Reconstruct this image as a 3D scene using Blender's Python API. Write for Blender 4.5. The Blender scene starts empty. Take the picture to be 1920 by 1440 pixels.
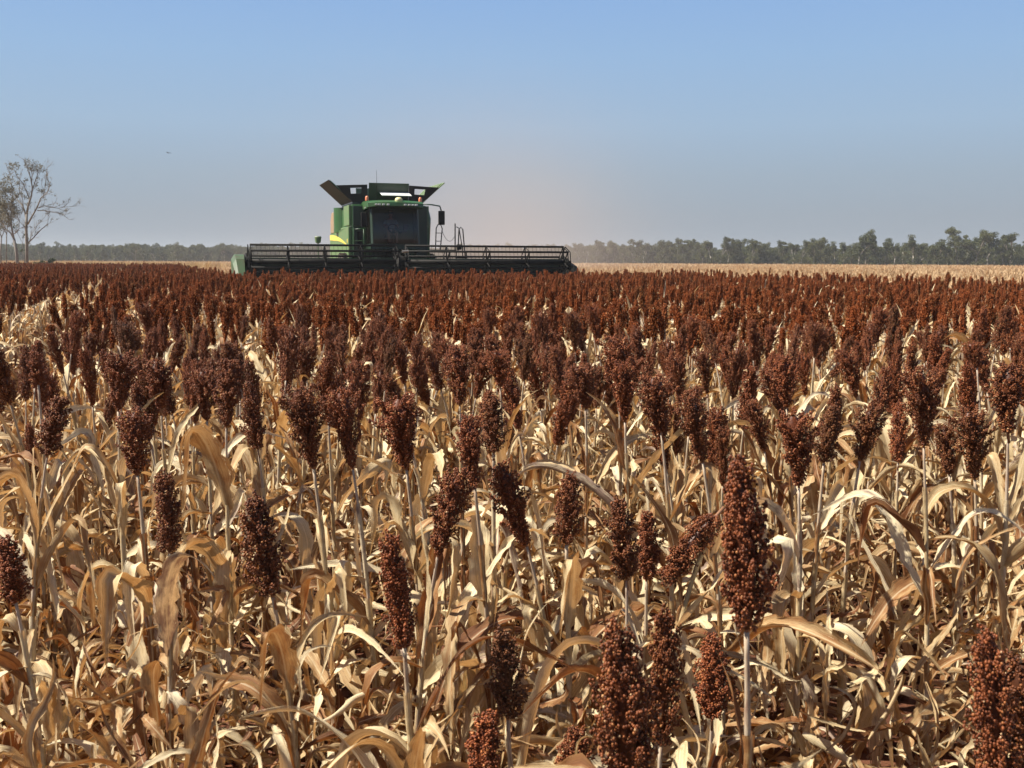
import bpy, bmesh, math, random
import numpy as np
from mathutils import Vector, Matrix, Euler

# ------------------------------------------------------------------ camera
SC = bpy.context.scene
COL = SC.collection
W0, H0, F = 1920.0, 1440.0, 2000.0
CAM_H, PITCH, ROLL = 1.70, math.radians(6.64), math.radians(0.23)
cam_data = bpy.data.cameras.new("camera")
cam = bpy.data.objects.new("camera", cam_data)
COL.objects.link(cam)
SC.camera = cam
cam_data.sensor_width = 36.0
cam_data.lens = F / W0 * 36.0
cam_data.clip_start = 0.05
cam_data.clip_end = 20000
MROT = Matrix.Rotation(math.pi / 2 - PITCH, 4, 'X') @ Matrix.Rotation(ROLL, 4, 'Z')
cam.matrix_world = Matrix.Translation((0, 0, CAM_H)) @ MROT
cam_data.dof.use_dof = True
cam_data.dof.focus_distance = 9.0
cam_data.dof.aperture_fstop = 14.0

# ------------------------------------------------------------------ light
SUN_EL, SUN_AZ = math.radians(51), math.radians(-94)      # azimuth from +Y, positive towards +X
world = bpy.data.worlds.new("World")
SC.world = world
world.use_nodes = True
wn, wl = world.node_tree.nodes, world.node_tree.links
sky = wn.new('ShaderNodeTexSky')
sky.sky_type = 'NISHITA'
sky.sun_disc = False
sky.sun_elevation = SUN_EL
sky.sun_rotation = SUN_AZ
sky.altitude = 100
sky.air_density = 1.0
sky.dust_density = 0.9
sky.ozone_density = 2.0
wn['Background'].inputs['Strength'].default_value = 0.056
hue = wn.new('ShaderNodeMix')
hue.data_type = 'RGBA'
hue.blend_type = 'MULTIPLY'
hue.inputs[0].default_value = 1.0
hue.inputs[7].default_value = (0.66, 0.66, 0.70, 1)      # a slightly violet dry-season sky
wl.new(sky.outputs[0], hue.inputs[6])
# dust hanging in the lowest air turns the sky grey towards the horizon
wtc, wsx = wn.new('ShaderNodeTexCoord'), wn.new('ShaderNodeSeparateXYZ')
wl.new(wtc.outputs['Generated'], wsx.inputs[0])
wr = wn.new('ShaderNodeValToRGB')
wst = [(0.0, (2.65, 2.95, 3.50)), (0.10, (2.80, 3.15, 3.72)), (0.19, (2.92, 3.50, 4.28)), (0.30, (3.02, 4.0, 5.32)), (0.45, (2.68, 4.0, 5.98)), (0.60, (2.28, 3.68, 6.25)), (1.0, (1.7, 3.1, 6.0))]
while len(wr.color_ramp.elements) < len(wst): wr.color_ramp.elements.new(0.5)
for el, (pp_, cc_) in zip(wr.color_ramp.elements, wst):
    el.position = pp_
    el.color = (cc_[0] / 8 * 1.01, cc_[1] / 8 * 1.05, cc_[2] / 8 * 1.05, 1)
wm = wn.new('ShaderNodeMapRange'); wm.inputs['From Max'].default_value = 0.4
wl.new(wsx.outputs[2], wm.inputs[0]); wl.new(wm.outputs[0], wr.inputs[0])
wv = wn.new('ShaderNodeVectorMath'); wv.operation = 'SCALE'; wv.inputs[3].default_value = 8.0
wl.new(wr.outputs[0], wv.inputs[0])
wf_ = wn.new('ShaderNodeMapRange'); wf_.inputs['From Min'].default_value = 0.26; wf_.inputs['From Max'].default_value = 0.55
wf_.inputs['To Min'].default_value = 0.92; wf_.inputs['To Max'].default_value = 0.0
wl.new(wsx.outputs[2], wf_.inputs[0])
wx = wn.new('ShaderNodeMix'); wx.data_type = 'RGBA'
wl.new(wf_.outputs[0], wx.inputs[0]); wl.new(hue.outputs[2], wx.inputs[6]); wl.new(wv.outputs[0], wx.inputs[7])
wl.new(wx.outputs[2], wn['Background'].inputs['Color'])
sd = bpy.data.lights.new("sun", 'SUN')
sun = bpy.data.objects.new("sun", sd)
COL.objects.link(sun)
sd.energy = 5.0
sd.angle = math.radians(0.55)
sd.color = (1.0, 0.93, 0.81)
sdir = Vector((math.sin(SUN_AZ) * math.cos(SUN_EL), math.cos(SUN_AZ) * math.cos(SUN_EL), math.sin(SUN_EL)))
sun.rotation_euler = sdir.to_track_quat('Z', 'Y').to_euler()
SC.view_settings.view_transform = 'Standard'
SC.view_settings.look = 'None'
SC.view_settings.exposure = 1.10
SC.view_settings.gamma = 1.0
SC.render.engine = 'CYCLES'
SC.cycles.max_bounces = 6
SC.cycles.diffuse_bounces = 2
SC.cycles.transparent_max_bounces = 12
SC.cycles.volume_bounces = 0
SC.cycles.use_denoising = True
SC.cycles.denoiser = 'OPENIMAGEDENOISE'
SC.cycles.denoising_input_passes = 'RGB_ALBEDO_NORMAL'

RNG = np.random.default_rng(11)
R = random.Random(5)


def ray(px, py):
    v = MROT @ Vector(((px - W0 / 2) / F, (H0 / 2 - py) / F, -1.0))
    return v


def at(px, py, depth):
    """The point in the place seen at a pixel of the photograph, depth metres ahead."""
    v = ray(px, py)
    t = depth / v.y
    return Vector((v.x * t, v.y * t, CAM_H + v.z * t))


# ------------------------------------------------------------------ object helpers
def tag(o, label=None, cat=None, group=None, kind=None):
    if label: o['label'] = label
    if cat: o['category'] = cat
    if group: o['group'] = group
    if kind: o['kind'] = kind
    return o


def empty(name, loc, rz=0.0):
    o = bpy.data.objects.new(name, None)
    o.empty_display_size = 0.1
    o.location = loc
    o.rotation_euler = (0, 0, rz)
    COL.objects.link(o)
    return o


def link(name, me, parent=None, loc=(0, 0, 0), rot=(0, 0, 0), scale=(1, 1, 1)):
    o = bpy.data.objects.new(name, me)
    o.location, o.rotation_euler, o.scale = loc, rot, scale
    if parent: o.parent = parent
    COL.objects.link(o)
    return o


class Geo:
    """Collects verts, tri and quad faces, material slots, uv and a per-vertex tint."""
    def __init__(s):
        s.v, s.f3, s.f4, s.m3, s.m4, s.t, s.uv, s.n = [], [], [], [], [], [], [], 0

    def add(s, v, f3=None, f4=None, mat=0, tint=0.5, uv=None):
        v = np.asarray(v, float).reshape(-1, 3)
        s.v.append(v)
        if f3 is not None and len(f3):
            f = np.asarray(f3, np.int64).reshape(-1, 3); s.f3.append(f + s.n); s.m3.append(np.full(len(f), mat))
        if f4 is not None and len(f4):
            f = np.asarray(f4, np.int64).reshape(-1, 4); s.f4.append(f + s.n); s.m4.append(np.full(len(f), mat))
        s.t.append(np.broadcast_to(np.asarray(tint, float), (len(v),)).copy())
        s.uv.append(np.zeros((len(v), 2)) if uv is None else np.asarray(uv, float))
        s.n += len(v)

    def merge(s, g, M=None, mat=None, tint=None):
        v = np.concatenate(g.v)
        if M is not None:
            A = np.array(M); v = v @ A[:3, :3].T + A[:3, 3]
        s.v.append(v)
        for src, dst, sm, dm in ((g.f3, s.f3, g.m3, s.m3), (g.f4, s.f4, g.m4, s.m4)):
            for f, m in zip(src, sm):
                dst.append(f + s.n); dm.append(m.copy() if mat is None else np.full(len(f), mat))
        s.t.append(np.concatenate(g.t) if tint is None else np.full(len(v), tint))
        s.uv.append(np.concatenate(g.uv))
        s.n += len(v)

    def mesh(s, name, mats, smooth=True):
        me = bpy.data.meshes.new(name)
        v = np.concatenate(s.v)
        f3 = np.concatenate(s.f3) if s.f3 else np.zeros((0, 3), np.int64)
        f4 = np.concatenate(s.f4) if s.f4 else np.zeros((0, 4), np.int64)
        mi = np.concatenate([np.concatenate(s.m3) if s.m3 else np.zeros(0), np.concatenate(s.m4) if s.m4 else np.zeros(0)])
        me.vertices.add(len(v)); me.vertices.foreach_set('co', v.ravel())
        loops = np.concatenate([f3.ravel(), f4.ravel()])
        me.loops.add(len(loops)); me.loops.foreach_set('vertex_index', loops.astype(np.int32))
        tot = np.concatenate([np.full(len(f3), 3), np.full(len(f4), 4)])
        st = np.concatenate([[0], np.cumsum(tot)[:-1]])
        me.polygons.add(len(tot))
        me.polygons.foreach_set('loop_start', st.astype(np.int32))
        me.polygons.foreach_set('loop_total', tot.astype(np.int32))
        me.polygons.foreach_set('material_index', mi.astype(np.int32))
        me.polygons.foreach_set('use_smooth', np.full(len(tot), smooth))
        uv = np.concatenate(s.uv)[loops]
        me.uv_layers.new(name='UVMap').data.foreach_set('uv', uv.ravel())
        a = me.attributes.new('tint', 'FLOAT', 'POINT'); a.data.foreach_set('value', np.concatenate(s.t))
        for m in mats: me.materials.append(m)
        me.update(calc_edges=True); me.validate()
        return me


def tube_arrays(P, rad, n=6, cap=True):
    P = np.asarray(P, float); k = len(P)
    rad = np.broadcast_to(np.asarray(rad, float), (k,))
    T = np.gradient(P, axis=0); T /= np.linalg.norm(T, axis=1)[:, None] + 1e-9
    up = np.array([0.31, 0.17, 0.93]) if abs(T[0, 2]) < 0.9 else np.array([0.95, 0.3, 0.05])
    A = np.cross(T, up); A /= np.linalg.norm(A, axis=1)[:, None] + 1e-9
    B = np.cross(T, A)
    th = np.arange(n) * 2 * math.pi / n
    V = P[:, None, :] + rad[:, None, None] * (np.cos(th)[None, :, None] * A[:, None, :] + np.sin(th)[None, :, None] * B[:, None, :])
    V = V.reshape(-1, 3)
    i, j = np.meshgrid(np.arange(k - 1), np.arange(n), indexing='ij')
    a = i * n + j; b = i * n + (j + 1) % n
    Q = np.stack([a, b, b + n, a + n], -1).reshape(-1, 4)
    tri = []
    if cap:
        V = np.concatenate([V, P[:1], P[-1:]])
        c0, c1 = k * n, k * n + 1
        for q in range(n):
            tri.append((c0, (q + 1) % n, q)); tri.append((c1, (k - 1) * n + q, (k - 1) * n + (q + 1) % n))
    s = np.linspace(0, 1, k).repeat(n)
    uv = np.stack([np.tile(np.arange(n) / n, k), s], -1)
    if cap: uv = np.concatenate([uv, [[0, 0], [0, 1]]])
    return V, tri, Q, uv


def add_tube(g, P, rad, n=6, mat=0, tint=0.5, cap=True):
    V, t, q, uv = tube_arrays(P, rad, n, cap)
    g.add(V, t, q, mat, tint, uv)


# ------------------------------------------------------------------ material helpers
def newmat(name):
    m = bpy.data.materials.new(name)
    m.use_nodes = True
    nt = m.node_tree
    for n in list(nt.nodes): nt.nodes.remove(n)
    return m, nt.nodes, nt.links


def nd(nodes, typ, **kw):
    n = nodes.new(typ)
    for k, v in kw.items():
        if k.startswith('i_'):
            n.inputs[k[2:].replace('_', ' ')].default_value = v
        else:
            setattr(n, k, v)
    return n


def ramp(nodes, links, fac, stops):
    r = nodes.new('ShaderNodeValToRGB')
    e = r.color_ramp.elements
    while len(e) < len(stops): e.new(0.5)
    for el, (p, c) in zip(e, stops):
        el.position = p; el.color = (*c, 1)
    links.new(fac, r.inputs[0])
    return r.outputs[0]


def mixc(nodes, links, fac, a, b, blend='MIX'):
    n = nodes.new('ShaderNodeMix'); n.data_type = 'RGBA'; n.blend_type = blend
    for sock, v in ((n.inputs[0], fac), (n.inputs[6], a), (n.inputs[7], b)):
        if isinstance(v, (int, float)): sock.default_value = v
        elif isinstance(v, tuple): sock.default_value = (*v, 1)
        else: links.new(v, sock)
    return n.outputs[2]


def math_n(nodes, links, op, a, b=None, clamp=False):
    n = nodes.new('ShaderNodeMath'); n.operation = op; n.use_clamp = clamp
    for i, v in enumerate((a, b)):
        if v is None: continue
        if isinstance(v, (int, float)): n.inputs[i].default_value = v
        else: links.new(v, n.inputs[i])
    return n.outputs[0]


def plain(name, col, rough=0.5, metal=0.0, dirt=None, dirt_amt=0.5, scale=2.0, spec=0.5, bump=0.0):
    """A coloured surface with a noise-driven variation of colour and gloss."""
    m, n, l = newmat(name)
    out = n.new('ShaderNodeOutputMaterial'); p = n.new('ShaderNodeBsdfPrincipled')
    l.new(p.outputs[0], out.inputs[0])
    tc = n.new('ShaderNodeTexCoord')
    nz = nd(n, 'ShaderNodeTexNoise', i_Scale=scale, i_Detail=6.0, i_Roughness=0.65)
    l.new(tc.outputs['Object'], nz.inputs['Vector'])
    f = ramp(n, l, nz.outputs[0], [(0.35, (0, 0, 0)), (0.72, (1, 1, 1))])
    d = dirt if dirt else tuple(c * 0.75 for c in col)
    f2 = math_n(n, l, 'MULTIPLY', f, dirt_amt)
    l.new(mixc(n, l, f2, col, d), p.inputs['Base Color'])
    p.inputs['Roughness'].default_value = rough
    p.inputs['Metallic'].default_value = metal
    p.inputs['Specular IOR Level'].default_value = spec
    if bump:
        b = nd(n, 'ShaderNodeBump', i_Strength=bump, i_Distance=0.02)
        l.new(nz.outputs[0], b.inputs['Height']); l.new(b.outputs[0], p.inputs['Normal'])
    return m


def leaf_material(name, stops, trans=0.35, bias=0.0, bright=1.0, fray=False):
    m, n, l = newmat(name)
    out = n.new('ShaderNodeOutputMaterial')
    p = n.new('ShaderNodeBsdfPrincipled'); tr = n.new('ShaderNodeBsdfTranslucent'); mx = n.new('ShaderNodeMixShader')
    mx.inputs[0].default_value = trans
    l.new(p.outputs[0], mx.inputs[1]); l.new(tr.outputs[0], mx.inputs[2]); l.new(mx.outputs[0], out.inputs[0])
    at_ = nd(n, 'ShaderNodeAttribute', attribute_name='tint')
    oi = n.new('ShaderNodeObjectInfo')
    uv = n.new('ShaderNodeUVMap')
    mp = n.new('ShaderNodeMapping'); mp.inputs['Scale'].default_value = (34, 2.2, 1)
    l.new(uv.outputs[0], mp.inputs['Vector'])
    st = nd(n, 'ShaderNodeTexNoise', i_Scale=1.0, i_Detail=4.0, i_Roughness=0.6)
    cmb = n.new('ShaderNodeCombineXYZ')
    s50 = math_n(n, l, 'MULTIPLY', oi.outputs['Random'], 57.0)
    s51 = math_n(n, l, 'MULTIPLY', at_.outputs['Fac'], 91.0)
    l.new(s50, cmb.inputs[2]); l.new(math_n(n, l, 'ADD', s50, s51), cmb.inputs[2])
    va = n.new('ShaderNodeVectorMath'); va.operation = 'ADD'
    l.new(mp.outputs[0], va.inputs[0]); l.new(cmb.outputs[0], va.inputs[1]); l.new(va.outputs[0], st.inputs['Vector'])
    # blotches of weathering over the leaf
    mp2 = n.new('ShaderNodeMapping'); mp2.inputs['Scale'].default_value = (3.0, 7.0, 1)
    l.new(uv.outputs[0], mp2.inputs['Vector'])
    va2 = n.new('ShaderNodeVectorMath'); va2.operation = 'ADD'
    l.new(mp2.outputs[0], va2.inputs[0]); l.new(cmb.outputs[0], va2.inputs[1])
    bl = nd(n, 'ShaderNodeTexNoise', i_Scale=1.0, i_Detail=5.0, i_Roughness=0.6)
    l.new(va2.outputs[0], bl.inputs['Vector'])
    key = math_n(n, l, 'MULTIPLY', oi.outputs['Random'], 0.45)
    key = math_n(n, l, 'ADD', key, math_n(n, l, 'MULTIPLY', at_.outputs['Fac'], 0.55))
    key = math_n(n, l, 'ADD', key, math_n(n, l, 'MULTIPLY', math_n(n, l, 'SUBTRACT', bl.outputs[0], 0.5), 0.75))
    key = math_n(n, l, 'ADD', key, bias)
    base = ramp(n, l, key, stops)
    dk = ramp(n, l, st.outputs[0], [(0.30, (0.62, 0.55, 0.50)), (0.52, (1, 1, 1)), (0.75, (1.12, 1.10, 1.05))])
    base = mixc(n, l, 1.0, base, dk, 'MULTIPLY')
    spots = nd(n, 'ShaderNodeTexNoise', i_Scale=9.0, i_Detail=3.0)
    l.new(va2.outputs[0], spots.inputs['Vector'])
    sf = ramp(n, l, spots.outputs[0], [(0.66, (0, 0, 0)), (0.72, (1, 1, 1))])
    base = mixc(n, l, math_n(n, l, 'MULTIPLY', sf, 0.75), base, (0.13, 0.055, 0.035))
    # pale midrib
    sx = n.new('ShaderNodeSeparateXYZ'); l.new(uv.outputs[0], sx.inputs[0])
    mid = math_n(n, l, 'ABSOLUTE', math_n(n, l, 'SUBTRACT', sx.outputs[0], 0.5))
    mf = ramp(n, l, mid, [(0.02, (1, 1, 1)), (0.06, (0, 0, 0))])
    base = mixc(n, l, math_n(n, l, 'MULTIPLY', mf, 0.55), base, (0.62, 0.52, 0.34))
    if bright != 1.0:
        base = mixc(n, l, 1.0, base, (bright, bright, bright), 'MULTIPLY')
    l.new(base, p.inputs['Base Color'])
    tcol = mixc(n, l, 1.0, base, (0.95, 0.62, 0.36), 'MULTIPLY')
    l.new(tcol, tr.inputs['Color'])
    p.inputs['Roughness'].default_value = 0.62
    p.inputs['Specular IOR Level'].default_value = 0.35
    b = nd(n, 'ShaderNodeBump', i_Strength=0.6, i_Distance=0.004)
    l.new(st.outputs[0], b.inputs['Height']); l.new(b.outputs[0], p.inputs['Normal'])
    if fray:                                                # split edges, torn tips and insect holes
        mp3 = n.new('ShaderNodeMapping'); mp3.inputs['Scale'].default_value = (16, 1.6, 1)
        l.new(uv.outputs[0], mp3.inputs['Vector'])
        va3 = n.new('ShaderNodeVectorMath'); va3.operation = 'ADD'
        l.new(mp3.outputs[0], va3.inputs[0]); l.new(cmb.outputs[0], va3.inputs[1])
        sp = nd(n, 'ShaderNodeTexNoise', i_Scale=1.0, i_Detail=5.0, i_Roughness=0.7)
        l.new(va3.outputs[0], sp.inputs['Vector'])
        edge = math_n(n, l, 'MULTIPLY', mid, 0.34)
        tip = math_n(n, l, 'MULTIPLY', math_n(n, l, 'POWER', sx.outputs[1], 3.0), 0.20)
        thr = math_n(n, l, 'ADD', math_n(n, l, 'ADD', edge, tip), 0.235)
        gone = math_n(n, l, 'LESS_THAN', sp.outputs[0], thr)
        hole = math_n(n, l, 'GREATER_THAN', spots.outputs[0], 0.755)
        gone = math_n(n, l, 'MAXIMUM', gone, hole)
        tp = n.new('ShaderNodeBsdfTransparent'); m3 = n.new('ShaderNodeMixShader')
        l.new(gone, m3.inputs[0]); l.new(mx.outputs[0], m3.inputs[1]); l.new(tp.outputs[0], m3.inputs[2])
        l.new(m3.outputs[0], out.inputs[0])
    return m


LEAF_STOPS = [(0.08, (0.19, 0.076, 0.028)), (0.25, (0.31, 0.155, 0.058)), (0.43, (0.47, 0.33, 0.165)),
              (0.60, (0.66, 0.53, 0.31)), (0.84, (0.79, 0.69, 0.47)), (0.98, (0.30, 0.215, 0.165))]
M_LEAF = leaf_material("dry_leaf", LEAF_STOPS, 0.26, 0.0, fray=True)
M_LEAFFAR = leaf_material("dry_leaf_far", LEAF_STOPS, 0.24, 0.0)
M_STUB = leaf_material("stubble_straw", [(0.1, (0.36, 0.22, 0.11)), (0.4, (0.50, 0.34, 0.18)), (0.8, (0.60, 0.45, 0.27))], 0.25)


def stalk_material():
    m, n, l = newmat("stalk")
    out = n.new('ShaderNodeOutputMaterial'); p = n.new('ShaderNodeBsdfPrincipled'); l.new(p.outputs[0], out.inputs[0])
    oi = n.new('ShaderNodeObjectInfo'); uv = n.new('ShaderNodeUVMap')
    mp = n.new('ShaderNodeMapping'); mp.inputs['Scale'].default_value = (9, 26, 1)
    l.new(uv.outputs[0], mp.inputs['Vector'])
    nz = nd(n, 'ShaderNodeTexNoise', i_Scale=1.0, i_Detail=5.0, noise_dimensions='4D')
    l.new(mp.outputs[0], nz.inputs['Vector']); l.new(math_n(n, l, 'MULTIPLY', oi.outputs['Random'], 40.0), nz.inputs['W'])
    c = ramp(n, l, nz.outputs[0], [(0.30, (0.17, 0.075, 0.05)), (0.42, (0.31, 0.21, 0.125)), (0.56, (0.45, 0.37, 0.25)), (0.68, (0.24, 0.18, 0.15))])
    d = mixc(n, l, math_n(n, l, 'MULTIPLY', oi.outputs['Random'], 0.5), c, (0.40, 0.32, 0.27))
    l.new(d, p.inputs['Base Color']); p.inputs['Roughness'].default_value = 0.6
    return m


M_STALK = stalk_material()


def grain_material(name, spec, tone=(1, 1, 1)):
    m, n, l = newmat(name)
    out = n.new('ShaderNodeOutputMaterial'); p = n.new('ShaderNodeBsdfPrincipled'); l.new(p.outputs[0], out.inputs[0])
    at_ = nd(n, 'ShaderNodeAttribute', attribute_name='tint'); oi = n.new('ShaderNodeObjectInfo')
    c = ramp(n, l, at_.outputs['Fac'], [(0.0, (0.050, 0.014, 0.005)), (0.35, (0.135, 0.038, 0.013)), (0.72, (0.245, 0.077, 0.027)), (0.93, (0.36, 0.155, 0.056)), (1.0, (0.50, 0.34, 0.20))])
    hue = ramp(n, l, oi.outputs['Random'], [(0.0, (1.22, 1.06, 0.85)), (0.5, (1.04, 1.0, 0.95)), (0.88, (0.92, 0.92, 0.8)), (1.0, (0.80, 0.92, 0.85))])
    base = mixc(n, l, 1.0, c, hue, 'MULTIPLY')
    l.new(mixc(n, l, 1.0, base, tone, 'MULTIPLY'), p.inputs['Base Color'])
    p.inputs['Roughness'].default_value = 0.48
    p.inputs['Specular IOR Level'].default_value = spec
    return m


M_GRAIN = grain_material('sorghum_grain', 0.30)
M_GRAINFAR = grain_material('far_grain', 0.03, (1.06, 1.10, 1.28))  # distant heads: hardly any gloss, tone slightly lifted
M_RACHIS = plain("panicle_branch", (0.20, 0.085, 0.04), 0.7, scale=30, dirt=(0.30, 0.17, 0.09))

# ------------------------------------------------------------------ sorghum pieces
PHI = (1 + 5 ** 0.5) / 2
ICO_V = np.array([(-1, PHI, 0), (1, PHI, 0), (-1, -PHI, 0), (1, -PHI, 0), (0, -1, PHI), (0, 1, PHI), (0, -1, -PHI), (0, 1, -PHI),
                  (PHI, 0, -1), (PHI, 0, 1), (-PHI, 0, -1), (-PHI, 0, 1)], float)
ICO_V /= np.linalg.norm(ICO_V[0])
ICO_F = np.array([(0, 11, 5), (0, 5, 1), (0, 1, 7), (0, 7, 10), (0, 10, 11), (1, 5, 9), (5, 11, 4), (11, 10, 2), (10, 7, 6), (7, 1, 8),
                  (3, 9, 4), (3, 4, 2), (3, 2, 6), (3, 6, 8), (3, 8, 9), (4, 9, 5), (2, 4, 11), (6, 2, 10), (8, 6, 7), (9, 8, 1)])
OCT_V = np.array([(1, 0, 0), (-1, 0, 0), (0, 1, 0), (0, -1, 0), (0, 0, 1), (0, 0, -1)], float)
OCT_F = np.array([(0, 2, 4), (2, 1, 4), (1, 3, 4), (3, 0, 4), (2, 0, 5), (1, 2, 5), (3, 1, 5), (0, 3, 5)])


def head_geo(seed, kind, nbr=60, per=46, gr=0.0025, low=False):
    """A panicle 1 unit = 0.25 m long: branches off a rachis, each ending in a lump of grains."""
    rng = np.random.default_rng(seed)
    L = 0.25
    g = Geo()
    def env(t):
        if kind == 'spindle': return 0.036 * np.clip(np.sin(np.pi * (0.10 + 0.84 * t)), 0, 1) ** 0.6
        if kind == 'club': return 0.052 * np.clip(np.where(t < 0.66, 0.24 + 0.76 * (t / 0.66) ** 1.15, np.sqrt(np.clip(1 - ((t - 0.66) / 0.42) ** 2, 0, 1))), 0.05, 1)
        if kind == 'fan': return 0.066 * np.clip(np.where(t < 0.74, 0.16 + 0.84 * (t / 0.74) ** 1.3, np.sqrt(np.clip(1 - ((t - 0.74) / 0.38) ** 2, 0, 1))), 0.05, 1)
        return 0.044 * np.clip(np.sin(np.pi * (0.12 + 0.80 * t ** 0.85)), 0, 1) ** 0.75
    bend = rng.uniform(-0.02, 0.02, 2)
    asym = rng.uniform(0.68, 1.24, 7)
    add_tube(g, [(bend[0] * t * t, bend[1] * t * t, L * t) for t in np.linspace(-0.12, 0.9, 7)], np.linspace(0.0042, 0.0015, 7), 6, 1)
    tq = np.linspace(0.02, 0.94, 9); thq = np.arange(8) * math.pi / 4
    cr = np.array([float(env(t)) for t in tq]) * (0.50 if low else 0.42)
    cr[0] *= .6; cr[-1] *= 0.4
    cv = np.stack([bend[0] * tq[:, None] ** 2 + cr[:, None] * np.cos(thq), bend[1] * tq[:, None] ** 2 + cr[:, None] * np.sin(thq), np.repeat(L * tq[:, None], 8, 1)], -1).reshape(-1, 3)
    ci_, cj_ = np.meshgrid(np.arange(8), np.arange(8), indexing='ij')
    ca_ = ci_ * 8 + cj_; cb_ = ci_ * 8 + (cj_ + 1) % 8
    g.add(cv, None, np.stack([ca_, cb_, cb_ + 8, ca_ + 8], -1).reshape(-1, 4), 0, rng.uniform(0.0, 0.25, len(cv)))  # added dark core, stops light passing through and deepens shade between grains
    C, TT, SZ = [], [], []
    for i in range(nbr):
        t0 = (i + rng.uniform(-0.4, 0.4)) / nbr
        t0 = min(max(t0, 0), 1) * 0.86
        ph = i * 2.39996 + rng.uniform(-0.5, 0.5)
        t1 = min(t0 + rng.uniform(0.10, 0.22), 1.03)
        r1 = float(env(np.array(t1))) * rng.uniform(0.60, 1.24) * asym[int((ph % 6.283) / 6.283 * 7) % 7]
        b0 = np.array([bend[0] * t0 * t0, bend[1] * t0 * t0, L * t0])
        d = np.array([math.cos(ph), math.sin(ph), 0])
        tip = b0 + d * r1 + np.array([0, 0, L * (t1 - t0)])
        mid = b0 + d * r1 * 0.75 + np.array([0, 0, L * (t1 - t0) * 0.35])
        s = np.linspace(0, 1, 6)[:, None]
        curve = (1 - s) ** 2 * b0 + 2 * s * (1 - s) * mid + s ** 2 * tip
        if not low or i % 3 == 0:
            add_tube(g, curve[::2], (0.0016, 0.0013, 0.0008), 3, 1, cap=False)
        k = int(per * rng.uniform(0.7, 1.3) * (0.55 + r1 / 0.05 * 0.5))
        sv = rng.uniform(0.30, 1.02, k)[:, None]
        P = (1 - sv) ** 2 * b0 + 2 * sv * (1 - sv) * mid + sv ** 2 * tip
        q = rng.normal(0, 1, (k, 3)); q /= np.linalg.norm(q, axis=1)[:, None]
        lump = rng.uniform(0.0048, 0.0082) * (0.6 + 0.5 * np.sin(np.pi * np.clip(sv, 0, 1) ** 1.5))
        C.append(P + q * lump)
        TT.append(np.clip(rng.normal(0.46, 0.22, k) + rng.uniform(-0.16, 0.16), 0, 1))
        SZ.append(gr * rng.uniform(0.55, 1.25, k))
    k = 420 if low else 900                                 # grains closing the outside between the branch ends
    tt, pp2 = rng.uniform(0.03, 0.98, k), rng.uniform(0, 6.283, k)
    lob = sum(rng.uniform(.05, .12) * np.sin(a_ * pp2 + b_ * tt + c_) for a_, b_, c_ in ((2, 14, rng.uniform(0, 6)), (3, -22, rng.uniform(0, 6)), (5, 31, rng.uniform(0, 6)), (4, 47, rng.uniform(0, 6))))
    rr2 = env(tt) * (0.66 + lob * 1.25 + rng.normal(0, .05, k)) * asym[(pp2 / 6.283 * 7).astype(int) % 7]
    C.append(np.stack([bend[0] * tt ** 2 + rr2 * np.cos(pp2), bend[1] * tt ** 2 + rr2 * np.sin(pp2), L * tt], -1))
    TT.append(np.clip(rng.normal(0.42, 0.22, k), 0, 1)); SZ.append(gr * rng.uniform(0.6, 1.2, k))
    C, TT, SZ = np.concatenate(C), np.concatenate(TT), np.concatenate(SZ)
    bv, bf = (OCT_V, OCT_F) if low else (ICO_V, ICO_F)
    nv = len(bv)
    # each grain turned at random so that facets differ
    ang = rng.uniform(0, 6.28, len(C)); ca, sa = np.cos(ang), np.sin(ang)
    x = bv[None, :, 0] * ca[:, None] - bv[None, :, 1] * sa[:, None]
    y = bv[None, :, 0] * sa[:, None] + bv[None, :, 1] * ca[:, None]
    V = np.stack([x, y, np.broadcast_to(bv[None, :, 2] * 1.1, x.shape)], -1) * SZ[:, None, None] + C[:, None, :]
    Fc = bf[None] + (np.arange(len(C)) * nv)[:, None, None]
    g.add(V.reshape(-1, 3), Fc.reshape(-1, 3), None, 0, TT.repeat(nv))
    return g


KINDS = ['spindle', 'club', 'fan', 'oval']
HEADS = {}
for k_i, kd in enumerate(KINDS):
    HEADS[kd] = [head_geo(100 + 10 * k_i + j, kd, nbr={'spindle': 58, 'club': 74, 'fan': 84, 'oval': 70}[kd]).mesh('seed_head_' + kd, [M_GRAIN, M_RACHIS]) for j in range(3)]
LOWHEADS = {kd: [head_geo(300 + 10 * k_i + j, kd, nbr=50, per=15, gr=0.0056, low=True) for j in range(2)] for k_i, kd in enumerate(KINDS)}


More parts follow.
